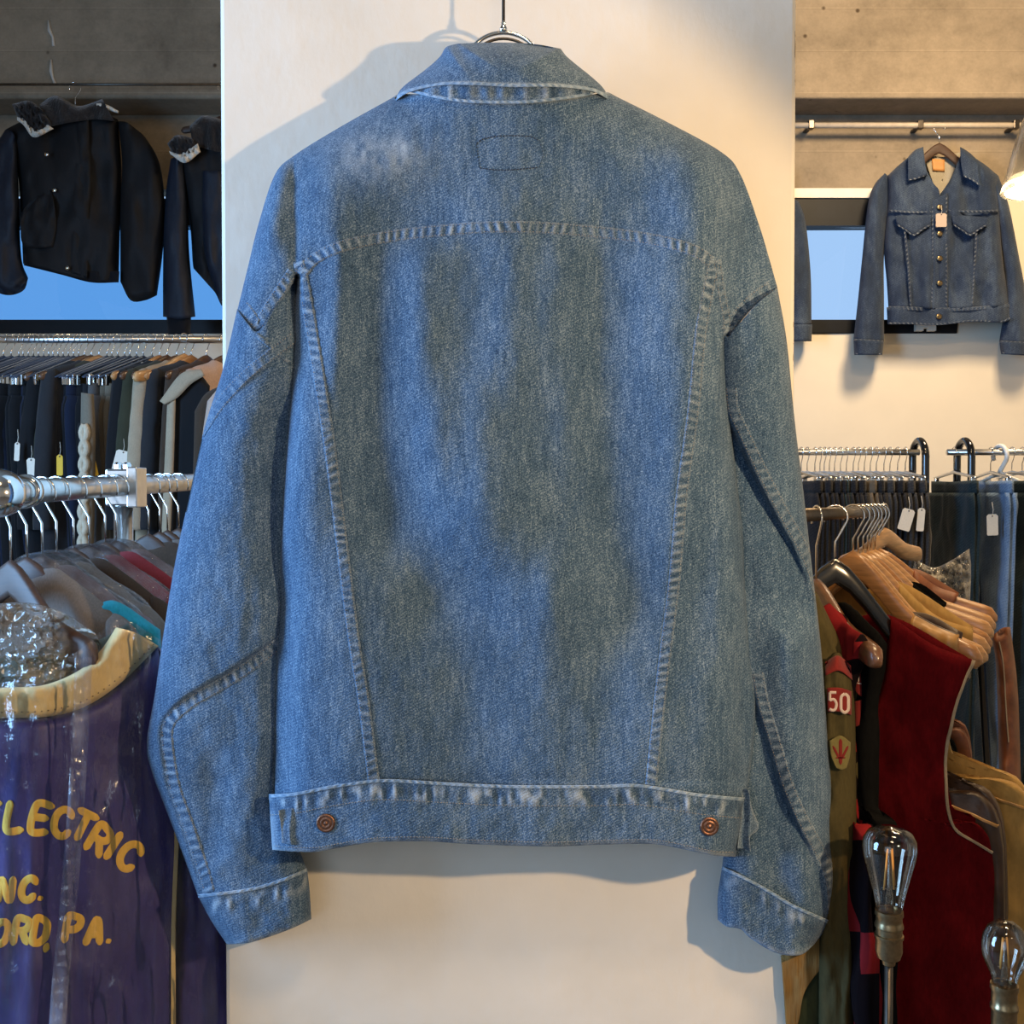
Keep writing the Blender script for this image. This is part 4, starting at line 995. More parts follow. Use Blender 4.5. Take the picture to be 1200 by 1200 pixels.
gname = ['','greige jacket just behind the purple one','mauve jacket in clear plastic','greige jacket in clear plastic','brown jacket','red jacket in clear plastic','second red jacket','pinkish mauve jacket','brown coat past the chrome post','greige coat','dark brown coat','charcoal coat nearest the pillar']
M['plastic'] = film('clear garment bag', (.975,.975,.985),   .02, .07, .014, (.75,.80,.92), .0045, 55, (1,1,.20))
M['plastic_soft'] = film('clear cover film', (.95,.95,.96), .03, .07, .10, (.66,.60,.60), .007, 60, (1,1,.7))
M['plastic_crumple'] = film('crumpled clear film', (.93,.92,.90),   .0, .16, .14, (.55,.52,.47), .0016, 40, (1,1,1))
dirr = (r1-r0).normalized()
pr = wooden_hanger('wood_walnut', 'x', .180, 92, .095, 1, .024, .050, metal='chrome')
for o in pr.children:
    if o.name.startswith('hook'): hk = o
prc = None; YG = []
for i, (px, py) in enumerate(hooks):
    # where the vertical plane through this hook's photo point meets the rail
    k = (px-600)/1200.; tt = (k*r0.y - r0.x)/((r1.x-r0.x) - k*(r1.y-r0.y)); p = r0 + (r1-r0)*tt; YG.append(p)
    h = pr if i == 0 else copy_tree(pr)
    put(h, p + Vector((0,0,-.004)), math.radians(-13 + (i*37 % 9)-4 if i else -30))
    tag(h, ('walnut wooden hanger carrying the purple lettered jacket' if i == 0 else f'walnut wooden hanger on the chrome rack holding the {gname[i]}'), 'hanger', 'wooden hangers on the chrome rack')
    if i:
        c_ = coat('c_'+gcol[i], (f'{gname[i]} on the chrome rack, {ORD[i]} behind the purple jacket' if i > 1 else 'greige jacket on the chrome rack just behind the purple jacket'), 98, 182, 98, 760, 40+i, 'garments on the chrome rack', 'jacket' if 'jacket' in gname[i] else 'coat', 'jacket' if 'jacket' in gname[i] else 'coat', collar=None, H=.014)
        put(c_, h.location, h.rotation_euler.z)
        if i in (2, 3, 5, 7):
            pc_ = thing('plastic_cover', f'clear plastic cover draped over the {gname[i].replace(" in clear plastic", "")} on the chrome rack', 'plastic cover', h.location, 'clear covers on the chrome rack', (0, 0, h.rotation_euler.z))
            T = [(-190,212),(-145,160),(-75,118),(-30,90),(30,90),(75,118),(145,160),(190,212)]
            L, R = [(-190,212),(-200,500),(-205,820)], [(190,212),(200,500),(205,820)]
            gshell('film', T, L, [(-205,820),(205,820)], R, [(T, 40), (L, 50), (R, 50)], .034, 'plastic_soft', pc_, 0, 60+i, 9, .012, sx=34, sy=60)
# ---- purple jacket with gold lettering (traced on its own hanging plane)
YP = 1.335
def yp(x): return YP + .105*np.clip((np.asarray(x, float)-40)/190, 0, 1)
M['purple'] = cloth('purple satin', (.038,.029,.165), .18, 240, .5, .0006, .25, (1,1,.5), .45)
M['gold'] = cloth('gold flock', (.85,.52,.085), .10, 300, .8, .0004, .05)
M['collar_cream'] = cloth('cream knit collar', (.72,.55,.26), .06, 260, .85, .0012, .1, (1,.2,.2))
M['lining'] = cloth('teal lining', (.10,.15,.145), .2, 60, .5, .002, 0)
mP = lambda x, y, h: W(x, y, yp(x)-h)
pj = thing('jacket', 'purple jacket back with gold lettering and cream collar under clear plastic', 'jacket', V(100,1190,YP))
cu = [(-60,848),(0,840),(55,838),(100,826),(140,800),(185,757)]
PS = [([(185,757),(205,790),(222,850),(232,960)], 40), (cu, 14)]
def ph(x, y):
    x = np.asarray(x, float); y = np.asarray(y, float)
    return .022 + .028*infl(x, y, PS) + .006*fbm(x/38, y/170, 21, 3)*sst(820,920,y) + .004*fbm(x/70, y/60, 27, 2)
mb = MB(); shell(mb, coons(cu, [(-60,848),(-60,1300)], [(-60,1300),(80,1300),(204,1300)], [(185,757),(200,860),(207,980),(203,1080),(204,1300)], step=6), ph, lambda x, y: 0*x-.03, mP)
body = mb.build('body', M['purple'], pj)
# sleeve beyond the piping
L, R = [(185,757),(203,860),(209,980),(205,1080),(206,1300)], [(185,757),(226,800),(262,900),(276,1050),(282,1300)]
mb = MB(); SP = [(L, 10), (R, 22)]
shell(mb, coons([(185,757),(186,757.5)], L, [(206,1300),(282,1300)], R, step=5), lambda x, y: .005+.035*infl(x, y, SP)+.010*fbm(x/16, y/90, 31, 3)*infl(x, y, SP), lambda x, y: -.03*infl(x, y, SP), mP)
mb.build('sleeve', M['purple'], pj)
mb = MB(); ribbon(mb, [(205,960),(207,985),(204,1060),(203,1120),(203,1300)], 6.0, lambda x, y: np.maximum(ph(x, y), .02)-.006, mP, .012, 0, 11, 3, step=4, wear=0); mb.build('piping', M['collar_cream'], pj, merge=0)
# collar: cream band round the open neck, set above the body
ct = [(-60,812),(0,806),(50,803),(92,786),(118,762),(136,735)]; cbm = [(-60,848),(0,842),(55,840),(100,828),(142,800),(186,757)]
mb = MB()
def clh(x, y): return .052 + .016*infl(x, y, [(ct, 14), (cbm, 8)]) + .002*fbm(x/14, y/14, 5, 2)
shell(mb, coons(ct, [(-60,812),(-60,848)], cbm, [(136,735),(160,742),(186,757)], step=4), clh, lambda x, y: .02+0*x, mP)
cc = mb.build('collar', M['collar_cream'], pj)
mb = MB(); stitches(mb, [(x-1, y-7) for x, y in cbm], clh, mP, 0, 1.6, 6.5, .0009, .0012); mb.build('stitching', M['wood_brown'], cc, merge=0)
# inside of the neck opening
mb = MB(); shell(mb, coons([(-60,770),(40,770),(110,752),(150,730)], [(-60,770),(-60,850)], [(-60,850),(30,846),(110,830),(170,770)], [(150,730),(170,770)], step=6),
   lambda x, y: .004+.006*fbm(x/25, y/25, 3, 3), lambda x, y: 0*x-.02, mP); mb.build('lining', M['lining'], pj)
ts_ = thing('shirt', 'turquoise garment peeking out behind the cream collar', 'shirt', V(150,760,1.52))
mT = lambda x, y, h: W(x, y, 1.425-h)
Tt, Lt, Bt, Rt = [(104,716),(135,704),(188,738)], [(104,716),(104,760),(104,1000)], [(104,1000),(188,1000)], [(188,738),(190,800),(188,1000)]
gshell('body', Tt, Lt, Bt, Rt, [(Tt, 10), (Lt, 8), (Rt, 8)], .016, 'c_teal', ts_, 0, 3, 4, .004, world=True, mapf=mT, sx=14, sy=20)
bf = thing('plastic_cover', 'crumpled clear plastic filling the open neck of the purple jacket', 'plastic cover', V(40,800,YP))
Tb, Lb_, Bb, Rb_ = [(-60,716),(20,706),(70,716),(112,742)], [(-60,716),(-60,820)], [(-60,820),(20,818),(80,800),(122,766)], [(112,742),(122,766)]
gshell('film', Tb, Lb_, Bb, Rb_, [(Tb, 16)], .014, 'plastic_crumple', bf, .016, 3, 2, .011, Hb=.0, world=True, mapf=mP, sx=15, sy=12)
# lettering, each letter drawn with round-ended strokes
GL = {
 'E': [[(.62,1),(0,1),(0,0),(.62,0)], [(0,.52),(.5,.52)]],
 'L': [[(0,1),(0,0),(.6,0)]],
 'C': [[(.66,.80),(.52,.97),(.30,1),(.08,.82),(0,.5),(.08,.18),(.30,0),(.52,.03),(.66,.20)]],
 'T': [[(-.05,1),(.7,1)], [(.33,1),(.33,0)]],
 'R': [[(0,0),(0,1),(.38,1),(.58,.88),(.58,.66),(.38,.52),(0,.52)], [(.30,.52),(.62,0)]],
 'I': [[(.2,1),(.2,0)]],
 'N': [[(0,0),(0,1),(.6,0),(.6,1)]],
 'O': [[(.33,1),(.08,.84),(0,.5),(.08,.16),(.33,0),(.58,.16),(.66,.5),(.58,.84),(.33,1)]],
 'D': [[(0,0),(0,1),(.32,1),(.56,.8),(.60,.5),(.56,.2),(.32,0),(0,0)]],
 'P': [[(0,0),(0,1),(.38,1),(.60,.88),(.60,.62),(.38,.46),(0,.46)]],
 'A': [[(0,0),(.36,1),(.66,0)], [(.14,.36),(.56,.36)]],
 'F': [[(.6,1),(0,1),(0,0)], [(0,.5),(.5,.5)]],
 '.': [[(.1,0),(.14,.02)]], ',': [[(.14,.06),(.04,-.20)]],
}
def letter(mb, ch, cx, cy, hgt, rot, sl=.22, w=9.2, wd=.92):
    ca, sa = math.cos(math.radians(rot)), math.sin(math.radians(rot))
    for st in GL[ch]:
        q = []
        for x, y in st:
            X = ((x-.33)*wd + (y-.5)*sl)*hgt; Y = -(y-.5)*hgt
            q.append((cx + X*ca - Y*sa, cy + X*sa + Y*ca))
        q = smooth(q, None, sharp=ch in 'ELTNAIF.,')
        # round caps: run a half-width past each end
        a = q[0] - (q[1]-q[0])/np.linalg.norm(q[1]-q[0])*w*.38; b = q[-1] + (q[-1]-q[-2])/np.linalg.norm(q[-1]-q[-2])*w*.38
        ribbon(mb, np.vstack([a, q, b]), w, ph, mP, .0011, 0, 11, 3, 0, 1.0, 0, .0004, 5, 7)
mb = MB()
for ch, x, y, r in (('E',-11,957,0),('L',19,957,1),('E',49,959,7),('C',73,964,13),('T',97,968,26),('R',117,985,32),('I',136,993,32),('C',152,1003,34)): letter(mb, ch, x, y, 31, r, .12 if x < 60 else .0)
for ch, x, y in (('I',-14,1043),('N',7,1043),('C',33,1042)): letter(mb, ch, x, y, 25, -2)
letter(mb, '.', 51, 1043, 20, 0, 0, 8.5)
for ch, x, y in (('F',-24,1093),('O',1,1093),('R',26,1091),('D',48,1091),('P',86,1088),('A',111,1091)): letter(mb, ch, x, y, 27, -2)
letter(mb, ',', 59, 1098, 22, 0, 0, 8); letter(mb, '.', 131, 1093, 20, 0, 0, 8.5)
mb.build('lettering', M['gold'], pj, merge=0)
# clear bag over it
pb = thing('garment_bag', 'crinkled clear plastic garment bag over the purple lettered jacket', 'garment bag', V(100,1190,YP-.08))
def bagh(x, y):
    x = np.asarray(x, float); y = np.asarray(y, float)
    rd = 1-np.abs(vn(x/17 + .25*vn(x/40, y/80, 3), y/210, 71)); rd2 = 1-np.abs(vn(x/8, y/36, 73))
    e = infl(x, y, [([(258,780),(258,1300)], 30), ([(-60,780),(30,776),(92,742),(140,715),(185,738),(258,785)], 26)])
    return .045 + .030*e + .0075*(rd**4) + .0016*rd2**3 + .006*np.exp(-((x-(86-(y-900)*.035))/9)**2)
mb = MB(); mb.sheet(mapf_ := mP(*(lambda g: (g[0], g[1], bagh(g[0], g[1])))(coons([(-60,800),(30,796),(92,762),(140,726),(185,748),(256,790)], [(-60,800),(-60,1300)], [(-60,1300),(256,1300)], [(256,790),(256,1300)], step=3))))
bag = mb.build('front_film', M['plastic'], pb)
mb = MB()
sx_ = [(98,770),(94,860),(88,960),(80,1060),(70,1160),(62,1300)]
ribbon(mb, sx_, 20, bagh, mP, .004, .0012, 17, 5, 0, 2.0, 0, .002, 0, 11)
mb.build('welded_fold', film('folded film', (.9,.92,.97), .06, .12, .16, (.62,.70,.92), .008, 40, (1,1,.3)), bag, merge=0)
# ================================================================== jeans racks at the far right
YJR = 3.45
zj = float(W(1000,530,YJR)[2])
def uframe(par, px, splay, depth=.11):
    x = float(W(px,530,YJR)[0]); top = float(W(px,512,YJR)[2])-.013; r = depth/2
    path = [(x-splay,YJR+depth/2+splay*2.2,0)] + [(x,YJR+depth/2,top-r-.12)] + [(x+.0, YJR + r*math.cos(a), top-r + r*math.sin(a)) for a in [PI*k/12 for k in range(13)]] + [(x,YJR-depth/2,top-r-.12), (x+splay,YJR-depth/2-splay*2.2,0)]
    MB().tube(path, .0125, 14).build('end_frame', M['black_tube'], par)
def jrack(label, a, b, upx, splay):
    xa, xb = float(W(a,530,YJR)[0]), float(W(b,530,YJR)[0])
    t = thing('clothes_rack', label, 'rack', (xa,YJR,0))
    MB().tube([(xa,YJR,zj),(xb,YJR,zj)], .0105, 14).build('rail_tube', M['chrome_satin'], t)
    uframe(t, upx, splay)
    return t
jrack('black framed rack of black and grey jeans by the cream wall', 860, 1077, 1077, .01)
jrack('black framed rack of blue jeans with splayed round topped end', 1110, 1320, 1130, .05)
hx = [(939,'jeanblack'),(946,'jeangrey'),(955,'jeanblack'),(961,'jeanblack'),(966,'jeandark'),(972,'jeanblack'),(978,'jeanblack'),(985,'jeangrey'),(992,'jeanblack'),(1000,'taupe'),(1006,'jeangrey'),(1013,'jeanblack'),(1020,'jeangrey'),(1027,'jeanblack'),(1036,'jeanblack'),(1043,'jeangrey'),(1052,'jeanblack'),(1061,'jeangrey')]
sayj = dict(jeanblack='black', jeangrey='charcoal grey', jeandark='teal black', taupe='taupe', jean='mid blue', jeanblue='bright blue')
pj_ = {}; ph_ = None; jl = []
def jean(px, colr, ang, lab, hlab, i, hgl='hangers on the jeans racks', y=530, patch=False, white=False, w=155):
    global ph_
    p = (float(W(px,530,YJR)[0]), YJR, zj)
    if white:
        h = thing('plastic_hanger', hlab, 'hanger', group=hgl)
        MB().tube(hook_path(66, -1, .034, -.012), .0075, 10).build('hook', plain('white plastic', (.86,.82,.74), .35), h, world=False)
        bar_rings(MB(), .19, 62, .06, .012, .009, 0, 17, 1.0).build('shoulder_bar', plain('white plastic bar', (.86,.82,.74), .35), h, world=False)
    elif ph_ is None: ph_ = h = wire_hanger('chrome_satin', hlab, .16, 62, .020, -1, .017)
    else: h = copy_tree(ph_)
    put(h, p, ang); tag(h, hlab, 'hanger', hgl)
    key = (i % 3, w)
    if key not in pj_: g = pj_[key] = trousers('c_jeanblack', 'x', 96, w, 1000, 70+i % 3, name='jeans')
    else: g = copy_tree(pj_[key])
    g.name = 'jeans'; put(g, p, ang); tag(g, lab, 'jeans', 'jeans on the racks')
    for ch in g.children: recolor(ch, M['c_'+colr])
    jl.append(g); return g
for i, (px, colr) in enumerate(hx):
    a = math.atan2(-1, .12 + .10*math.sin(i*2.1))
    jean(px, colr, a, f'{sayj[colr]} jeans on the rack by the cream wall, {ORD[i+1]} from the pillar', f'chrome clip hanger by the cream wall, {ORD[i+1]} from the pillar', i)
j2 = [(1118,'jeandark',-1.56,'teal black jeans behind the splayed black end frame','chrome clip hanger just past the splayed black frame',0),
      (1161,'jean',-1.62,'mid blue jeans with leather patch and cream tag beside the black frame','chrome clip hanger of the blue jeans with the leather patch',0),
      (1172,'jeandark',-1.35,'dark jeans just behind the leather patched blue pair','white plastic hanger with thick hook on the jeans rail',1),
      (1186,'jeanblue',-1.45,'bright blue jeans beyond the leather patched pair','chrome clip hanger of the bright blue jeans',0),
      (1198,'jean',-1.5,'mid blue jeans at the end of the visible blue row','chrome clip hanger last along the visible blue jeans rail',0)]
for i, (px, colr, a, lab, hlab, wh) in enumerate(j2):
    g = jean(px, colr, a, lab, hlab, i, white=bool(wh), w=165)
    if i == 1: gp = g
pp = V(1172,614,3.36); o = MB().box((pp.x-.012,pp.y-.002,pp.z-.010), (pp.x+.014,pp.y+.002,pp.z+.010)).build('leather_patch', plain('leather patch', (.12,.06,.035), .6), gp, False)
price_tag(gp, V(1163,615,3.28), .03, 'tagcard', .036, .068)
price_tag(jl[14], V(1062,609,3.26), -.28, 'tagcard', .040, .070)
price_tag(jl[16], V(1079,609,3.27), -.08, 'tagcard', .024, .074)
price_tag(jl[13], V(1035,612,3.27), -.1, 'tagyellow', .026, .05)
# ================================================================== near rack at the right
ra, rb_ = V(938,604,1.40), V(1036,598,1.99)
rr = thing('garment_rack', 'dark steel rack rail crowded with wooden hangers right of the pillar', 'rack', ra)
MB().tube([ra + (rb_-ra)*t for t in (0,.5,1)], .0098, 16).build('rail_tube', M['dark_steel'], rr)
MB().tube([rb_, rb_ + Vector((.004,.01,-.03)), (rb_.x+.006,rb_.y+.016,0)], .0098, 14).build('post', M['dark_steel'], rr)
def onrail(px):
    k = (px-600)/1200.; tt = (k*ra.y - ra.x)/((rb_.x-ra.x) - k*(rb_.y-ra.y)); return ra + (rb_-ra)*tt
def solve_tip(N, px, L):
    k = (px-600)/1200.; best = None
    for i in range(400):
        Y = N.y - L*i/400.; X = k*Y; e = abs(math.hypot(X-N.x, Y-N.y) - L)
        if best is None or e < best[0]: best = (e, X, Y)
    return math.atan2(best[2]-N.y, best[1]-N.x), best[2]
M['suede'] = cloth('tan suede', (.42,.25,.075), .25, 90, .8, .0012, .1)
M['leather_brown'] = plain('brown leather', (.045,.022,.010), .45, 0, .4, 30, .002)
M['leather_gold'] = plain('golden brown leather', (.38,.20,.055), .42, 0, .35, 30, .0015)
M['rust'] = plain('rust leather', (.20,.065,.022), .5, 0, .35, 30, .0015)
M['redwool'] = cloth('red wool', (.095,.004,.006), .25, 200, .95, .0012, .0, spec=.04)
M['blackwool'] = cloth('black wool', (.004,.004,.004), .3, 200, .95, .001, 0, spec=.03)
mq, nt, b, o = new_mat('red black plaid')
ck = nd(nt, 'ShaderNodeTexChecker'); setin(ck, Scale=9.0); nt.links.new(tcoord(nt, (1,1,1), (0,.35,0)).outputs[0], ck.inputs[0])
ck.inputs[1].default_value = (.15,.010,.012,1); ck.inputs[2].default_value = (.005,.003,.004,1)
nt.links.new(ck.outputs[0], b.inputs['Base Color']); setin(b, Roughness=.95, Specular_IOR_Level=.05); M['plaid'] = mq
M['olivewool'] = cloth('olive drill', (.050,.040,.015), .2, 300, .85, .0008, 0)
def vest(mat, label, y0, drop, L, s0, s1, name='vest', back=None, bind=None, yoke=None, length=860, seed=1, flare=24):
    """sleeveless front and back panels hung over the hanger arms; s0,s1 = shoulder ends in mm from the neck"""
    t = thing(name, label, 'vest')
    sy = lambda x: y0 + drop*1000*(lambda a: .5*(a/.6)**2*(3-2*a/.6)+.5*a if a < .6 else .5+.5*a)(abs(x)/(L*1000)) - 6
    for s in (1, -1):
        T = [(s*s0, sy(s0)), (s*(s0+s1)/2, sy((s0+s1)/2)), (s*s1, sy(s1))]
        inn = [T[0], (s*(s0-12), sy(s0)+110), (s*max(8, s0-55), sy(s0)+240), (s*6, sy(s0)+330), (s*4, y0+length)]
        arm_ = [T[-1], (s*(s1-30), sy(s1)+70), (s*(s1-44), sy(s1)+165), (s*(s1-36), sy(s1)+250), (s*(s1+flare), sy(s1)+292), (s*(s1+flare+4), y0+length)]
        B = [inn[-1], arm_[-1]]
        if s < 0: a, b_ = arm_, inn; T = T[::-1]; B = B[::-1]
        else: a, b_ = inn, arm_
        sil = [(T, 14)]
        p = gshell('front_panel', T, a, B, b_, sil, .012, mat, t, .010, seed+s, 9, .009, Hb=.006, sx=40, sy=120)
        hf = lambda x, y: .010 + .012*infl(x, y, sil) + nz(seed+s, .009, 40, 120)(x, y)*infl(x, y, sil)
        if bind:
            mb = MB(); ribbon(mb, arm_[:5], 5, hf, mapL, .003, 0, 11, 3, 0, 5, 0); mb.build('armhole_binding', M[bind], p, world=False, merge=0)
        if yoke:
            yk = [(x, y+1) for x, y in T]; lo = [(x, y+62+8*math.sin(x/14)) for x, y in T]
            gshell('yoke', yk, [yk[0], lo[0]], lo, [yk[-1], lo[-1]], [(yk, 14)], .012, yoke, p, .016, seed+s, 5, .009, Hb=-.002, sx=40, sy=120)
    Tb = [(-s1,sy(s1)),(-s0,sy(s0)),(0,sy(s0)+16),(s0,sy(s0)),(s1,sy(s1))]
    La = [(-s1,sy(s1)),(-(s1-30),sy(s1)+110),(-(s1-26),sy(s1)+230),(-(s1+flare),sy(s1)+292),(-(s1+flare+4),y0+length)]; Ra = [(-x, y) for x, y in La]
    gshell('back_panel', Tb, La, [La[-1], Ra[-1]], Ra, [(Tb, 14)], .004, back or mat, t, -.012, seed+9, 12, .006, Hb=.012)
    return t
def rig(neckpx, npy, tippx, tpy, wmat_, hlabel, L=.205, hgt=.034, metal='chrome'):
    p = onrail(neckpx); ang, Yt = solve_tip(p, tippx, L)
    zn = float(W(neckpx, npy, p.y)[2]); zt_ = float(W(tippx, tpy, Yt)[2])
    neck = (p.z - zn)*1000; drop = max(.04, zn - zt_ - hgt*.15)
    h = wooden_hanger(wmat_, hlabel, L, neck, drop, -1, .0185, hgt, 'wooden hangers on the right rack', metal, th=.015)
    put(h, p + Vector((0,0,-.006)), ang)
    return h, neck, drop, L
def onh(v, h): put(v, h.location, h.rotation_euler.z); return v
h, n_, d_, L_ = rig(957, 676, 1034, 757, 'wood_brown', 'dark brown hanger under the red and black plaid garment')
onh(vest('plaid', 'red and black plaid wool garment on the dark brown hanger', n_, d_, L_, 70, 178, 'wool_vest', back='blackwool', seed=3), h)
h, n_, d_, L_ = rig(979, 652, 1138, 776, 'wood_black', 'glossy black hanger carrying the dark red vest', hgt=.040)
onh(vest('redwool', 'dark red wool vest with pale bound armhole on the black hanger', n_, d_, L_, 84, 207, 'wool_vest', bind='c_beige', seed=5), h)
h, n_, d_, L_ = rig(1000, 643, 1154, 758, 'wood_mid', 'honey wooden hanger just behind the red vest', hgt=.044)
onh(vest('leather_brown', 'brown leather vest with golden shoulder behind the red vest', n_, d_, L_, 104, 172, 'leather_vest', yoke='leather_gold', bind='leather_gold', seed=7, flare=60), h)
h, n_, d_, L_ = rig(1012, 645, 1172, 748, 'wood_light', 'light wooden hanger inside the tan suede vest', hgt=.040)
onh(vest('suede', 'tan suede vest with rough pebbled yoke', n_, d_, L_, 62, 178, 'suede_vest', yoke='suede', bind='leather_gold', seed=9, flare=92), h)
h, n_, d_, L_ = rig(1021, 643, 1193, 730, 'wood_light', 'light wooden hanger carrying the black garment beyond the suede vest', hgt=.042)
onh(vest('blackwool', 'black garment with narrow shoulder beyond the suede vest', n_, d_, L_, 74, 128, 'wool_vest', seed=11), h)
h, n_, d_, L_ = rig(1030, 640, 1184, 712, 'wood_mid', 'honey wooden hanger at the far end of the right rack', hgt=.040)
onh(vest('rust', 'rust brown leather vest at the far end of the right rack', n_, d_, L_, 64, 140, 'leather_vest', seed=13), h)
for q, (a_, b_, c_, e_, m_) in enumerate(((1006, 646, 1160, 757, 'wood_light'), (1017, 645, 1180, 742, 'wood_mid'), (1026, 642, 1189, 722, 'wood_light'))):
    rig(a_, b_, c_, e_, m_, f'spare bare wooden hanger on the right rack, {ORD[q+1]} one back from the red vest', hgt=.038)
h, n_, d_, L_ = rig(1006, 621, 950, 641, 'wood_light', 'pale wooden hanger turned the other way at the back of the right rack', hgt=.036)
h.location = rb_ + Vector((-.004,-.015,-.006)); h.rotation_euler.z = math.radians(230)
# rust jacket hanging beyond, seen at the frame edge
mX = lambda Y: (lambda x, y, h: W(x, y, Y-h))
rj = thing('leather_jacket', 'rust leather jacket hanging beyond the suede vest near the frame edge', 'jacket', V(1185,800,1.95))
L, R = [(1162,746),(1168,800),(1172,1000),(1174,1300)], [(1184,735),(1192,800),(1196,900),(1206,1300)]
pxshell('sleeve', [(1162,746),(1174,736),(1184,735)], L, [(1174,1300),(1206,1300)], R, [(L, 10), (R, 10), ([(1162,746),(1184,735)], 8)], .04, 'rust', rj, 0, 3, 5, .008, mapf=mX(1.98), sx=14, sy=40)
mb = MB(); ribbon(mb, [(1171,752),(1176,780),(1179,830),(1182,870)], 1.6, lambda x, y: .038+0*x, mX(1.98), .004, 0, 11, 3, 0, 3, 0); mb.build('seam', M['c_beige'], rj, merge=0)
# plastic wrapped bundle
pb = thing('plastic_bag', 'crumpled clear plastic bag sticking up behind the wooden hangers', 'plastic bag', V(1110,690,2.15))
T, L, B, R = [(1072,655),(1094,664),(1114,656),(1138,640)], [(1072,655),(1066,690),(1064,720)], [(1064,720),(1100,728),(1136,716)], [(1136,643),(1138,670),(1136,716)]
pxshell('film', T, L, B, R, [(T, 10), (L, 14), (R, 8)], .05, film('crumpled film', (.85,.84,.80), .10, .12, .28, (.70,.66,.56), .012, 60, (1,1,1)), pb, 0, 3, 2, .030, mapf=mX(2.15), sx=5, sy=7)
# ---- olive uniform shirts with badges
def uniform(label, Y, xs, yt, sh, seed, hem=1300):
    t = thing('uniform_shirt', label, 'shirt', V(xs[0], 1100, Y))
    x0, x1 = xs; m_ = mX(Y)
    L, R = [(x0, yt+22), (x0-1, yt+120), (x0-3, hem)], [(x1-3, yt+26), (x1+2, yt+120), (x1+4, hem)]
    T = [(x0, yt+22), ((x0+x1)/2, yt), (x1-3, yt+26)]
    s_ = pxshell('sleeve', T, L, [(x0-3, hem), (x1+4, hem)], R, [(L, 14), (R, 14), (T, 16)], .028, 'olivewool', t, 0, seed, 4, .006, mapf=m_, sx=12, sy=60)
    if sh:
        a, b_, c_, e_ = sh
        pxshell('shoulder', [a, b_], [a, e_], [e_, c_], [b_, c_], [([b_, c_], 12), ([a, b_], 8)], .03, 'olivewool', t, -.03, seed+2, 4, .003, mapf=m_)
    return t, s_, m_, (lambda x, y: .028*infl(x, y, [(L, 14), (R, 14), (T, 16)]))
M['badge_red'] = cloth('red badge', (.13,.012,.010), .15, 300)
M['badge_white'] = cloth('white badge thread', (.42,.34,.30), .1, 400)
M['badge_green'] = cloth('khaki badge', (.12,.10,.035), .2, 300)
u1, s1_, m1, hf1 = uniform('olive uniform shirt with red number badge beside the denim sleeve', 1.345, (962,1001), 764, [(938,686),(957,694),(1000,782),(962,790)], 3)
def badge(par, m_, hf, pts, mat, name='badge', off=.0055):
    T, L, B, R = pts
    return pxshell(name, T, L, B, R, [], .0, mat, par, off, 3, 2, 0, Hb=0, mapf=lambda x, y, h: m_(x, y, hf(x, y)+h))
badge(u1, m1, hf1, ([(967,776),(982,768),(997,780)], [(967,776),(967,792)], [(967,792),(983,786),(999,797)], [(997,780),(999,797)]), 'badge_red', 'shoulder_badge', .009)
bd = badge(u1, m1, hf1, ([(969,806),(984,806),(998,810)], [(969,806),(970,834)], [(970,834),(984,834),(998,838)], [(998,810),(998,838)]), 'badge_red', 'number_badge', .008)
mb = MB()
def dig(strokes, cx, cy, w, hgt, tw):
    for st in strokes:
        ribbon(mb, [(cx+(x-.5)*w, cy-(y-.5)*hgt) for x, y in st], tw, lambda x, y: hf1(x, y)+.0085, m1, .0012, 0, 11, 3, 0, 1, 0, .0002, 0, 5)
for a in ([(.95,1),(.1,1)], [(.1,1),(.1,.55)], [(.1,.56),(.6,.62),(.95,.4),(.85,.1),(.5,0),(.05,.08)]): dig([a], 976, 822, 9, 21, 3.4)
dig([[(.5,1),(.1,.85),(.05,.5),(.1,.15),(.5,0),(.9,.15),(.95,.5),(.9,.85),(.5,1)]], 990, 824, 10, 22, 3.6)
mb.build('number', M['badge_white'], bd, merge=0)
# three-petalled emblem badge
em = badge(u1, m1, hf1, ([(972,868),(985,862),(997,870)], [(972,868),(974,886),(980,900)], [(980,900),(986,902),(992,900)], [(997,870),(996,886),(992,900)]), 'badge_green', 'emblem_badge', .007)
mb = MB()
for l, w_ in (([(985,866),(985,878),(985,896)], 4.5), ([(976,874),(979,880),(984,890)], 3.2), ([(994,874),(991,880),(986,890)], 3.2), ([(979,888),(991,888)], 2.4)):
    ribbon(mb, l, w_, lambda x, y: hf1(x, y)+.0075, m1, .0012, 0, 11, 3, 0, 1, 0, .0002, 3, 5)
mb.build('emblem', M['badge_red'], em, merge=0)
u2, s2_, m2, hf2 = uniform('olive uniform shirt with pale outlined red badge behind the numbered one', 1.385, (996,1024), 768, None, 13)
bd = badge(u2, m2, hf2, ([(1000,786),(1012,785),(1020,792)], [(1000,786),(1001,806),(1006,814)], [(1006,814),(1010,816),(1014,812)], [(1020,792),(1022,804),(1014,812)]), 'badge_red', 'badge', .007)
mb = MB()
for l in ([(1001,787),(1012,786),(1019,792),(1021,803),(1014,811)], [(1001,800),(1020,803)], [(1007,787),(1006,799)], [(1013,788),(1013,800)]):
    ribbon(mb, l, 1.5, lambda x, y: hf2(x, y)+.0075, m2, .001, 0, 11, 3, 0, 1, 0, .0002, 0, 5)
mb.build('badge_outline', M['badge_white'], bd, merge=0)
badge(u2, m2, hf2, ([(1001,822),(1010,820)], [(1001,822),(1002,852)], [(1002,852),(1011,848)], [(1010,820),(1011,848)]), 'badge_red', 'badge', .007)
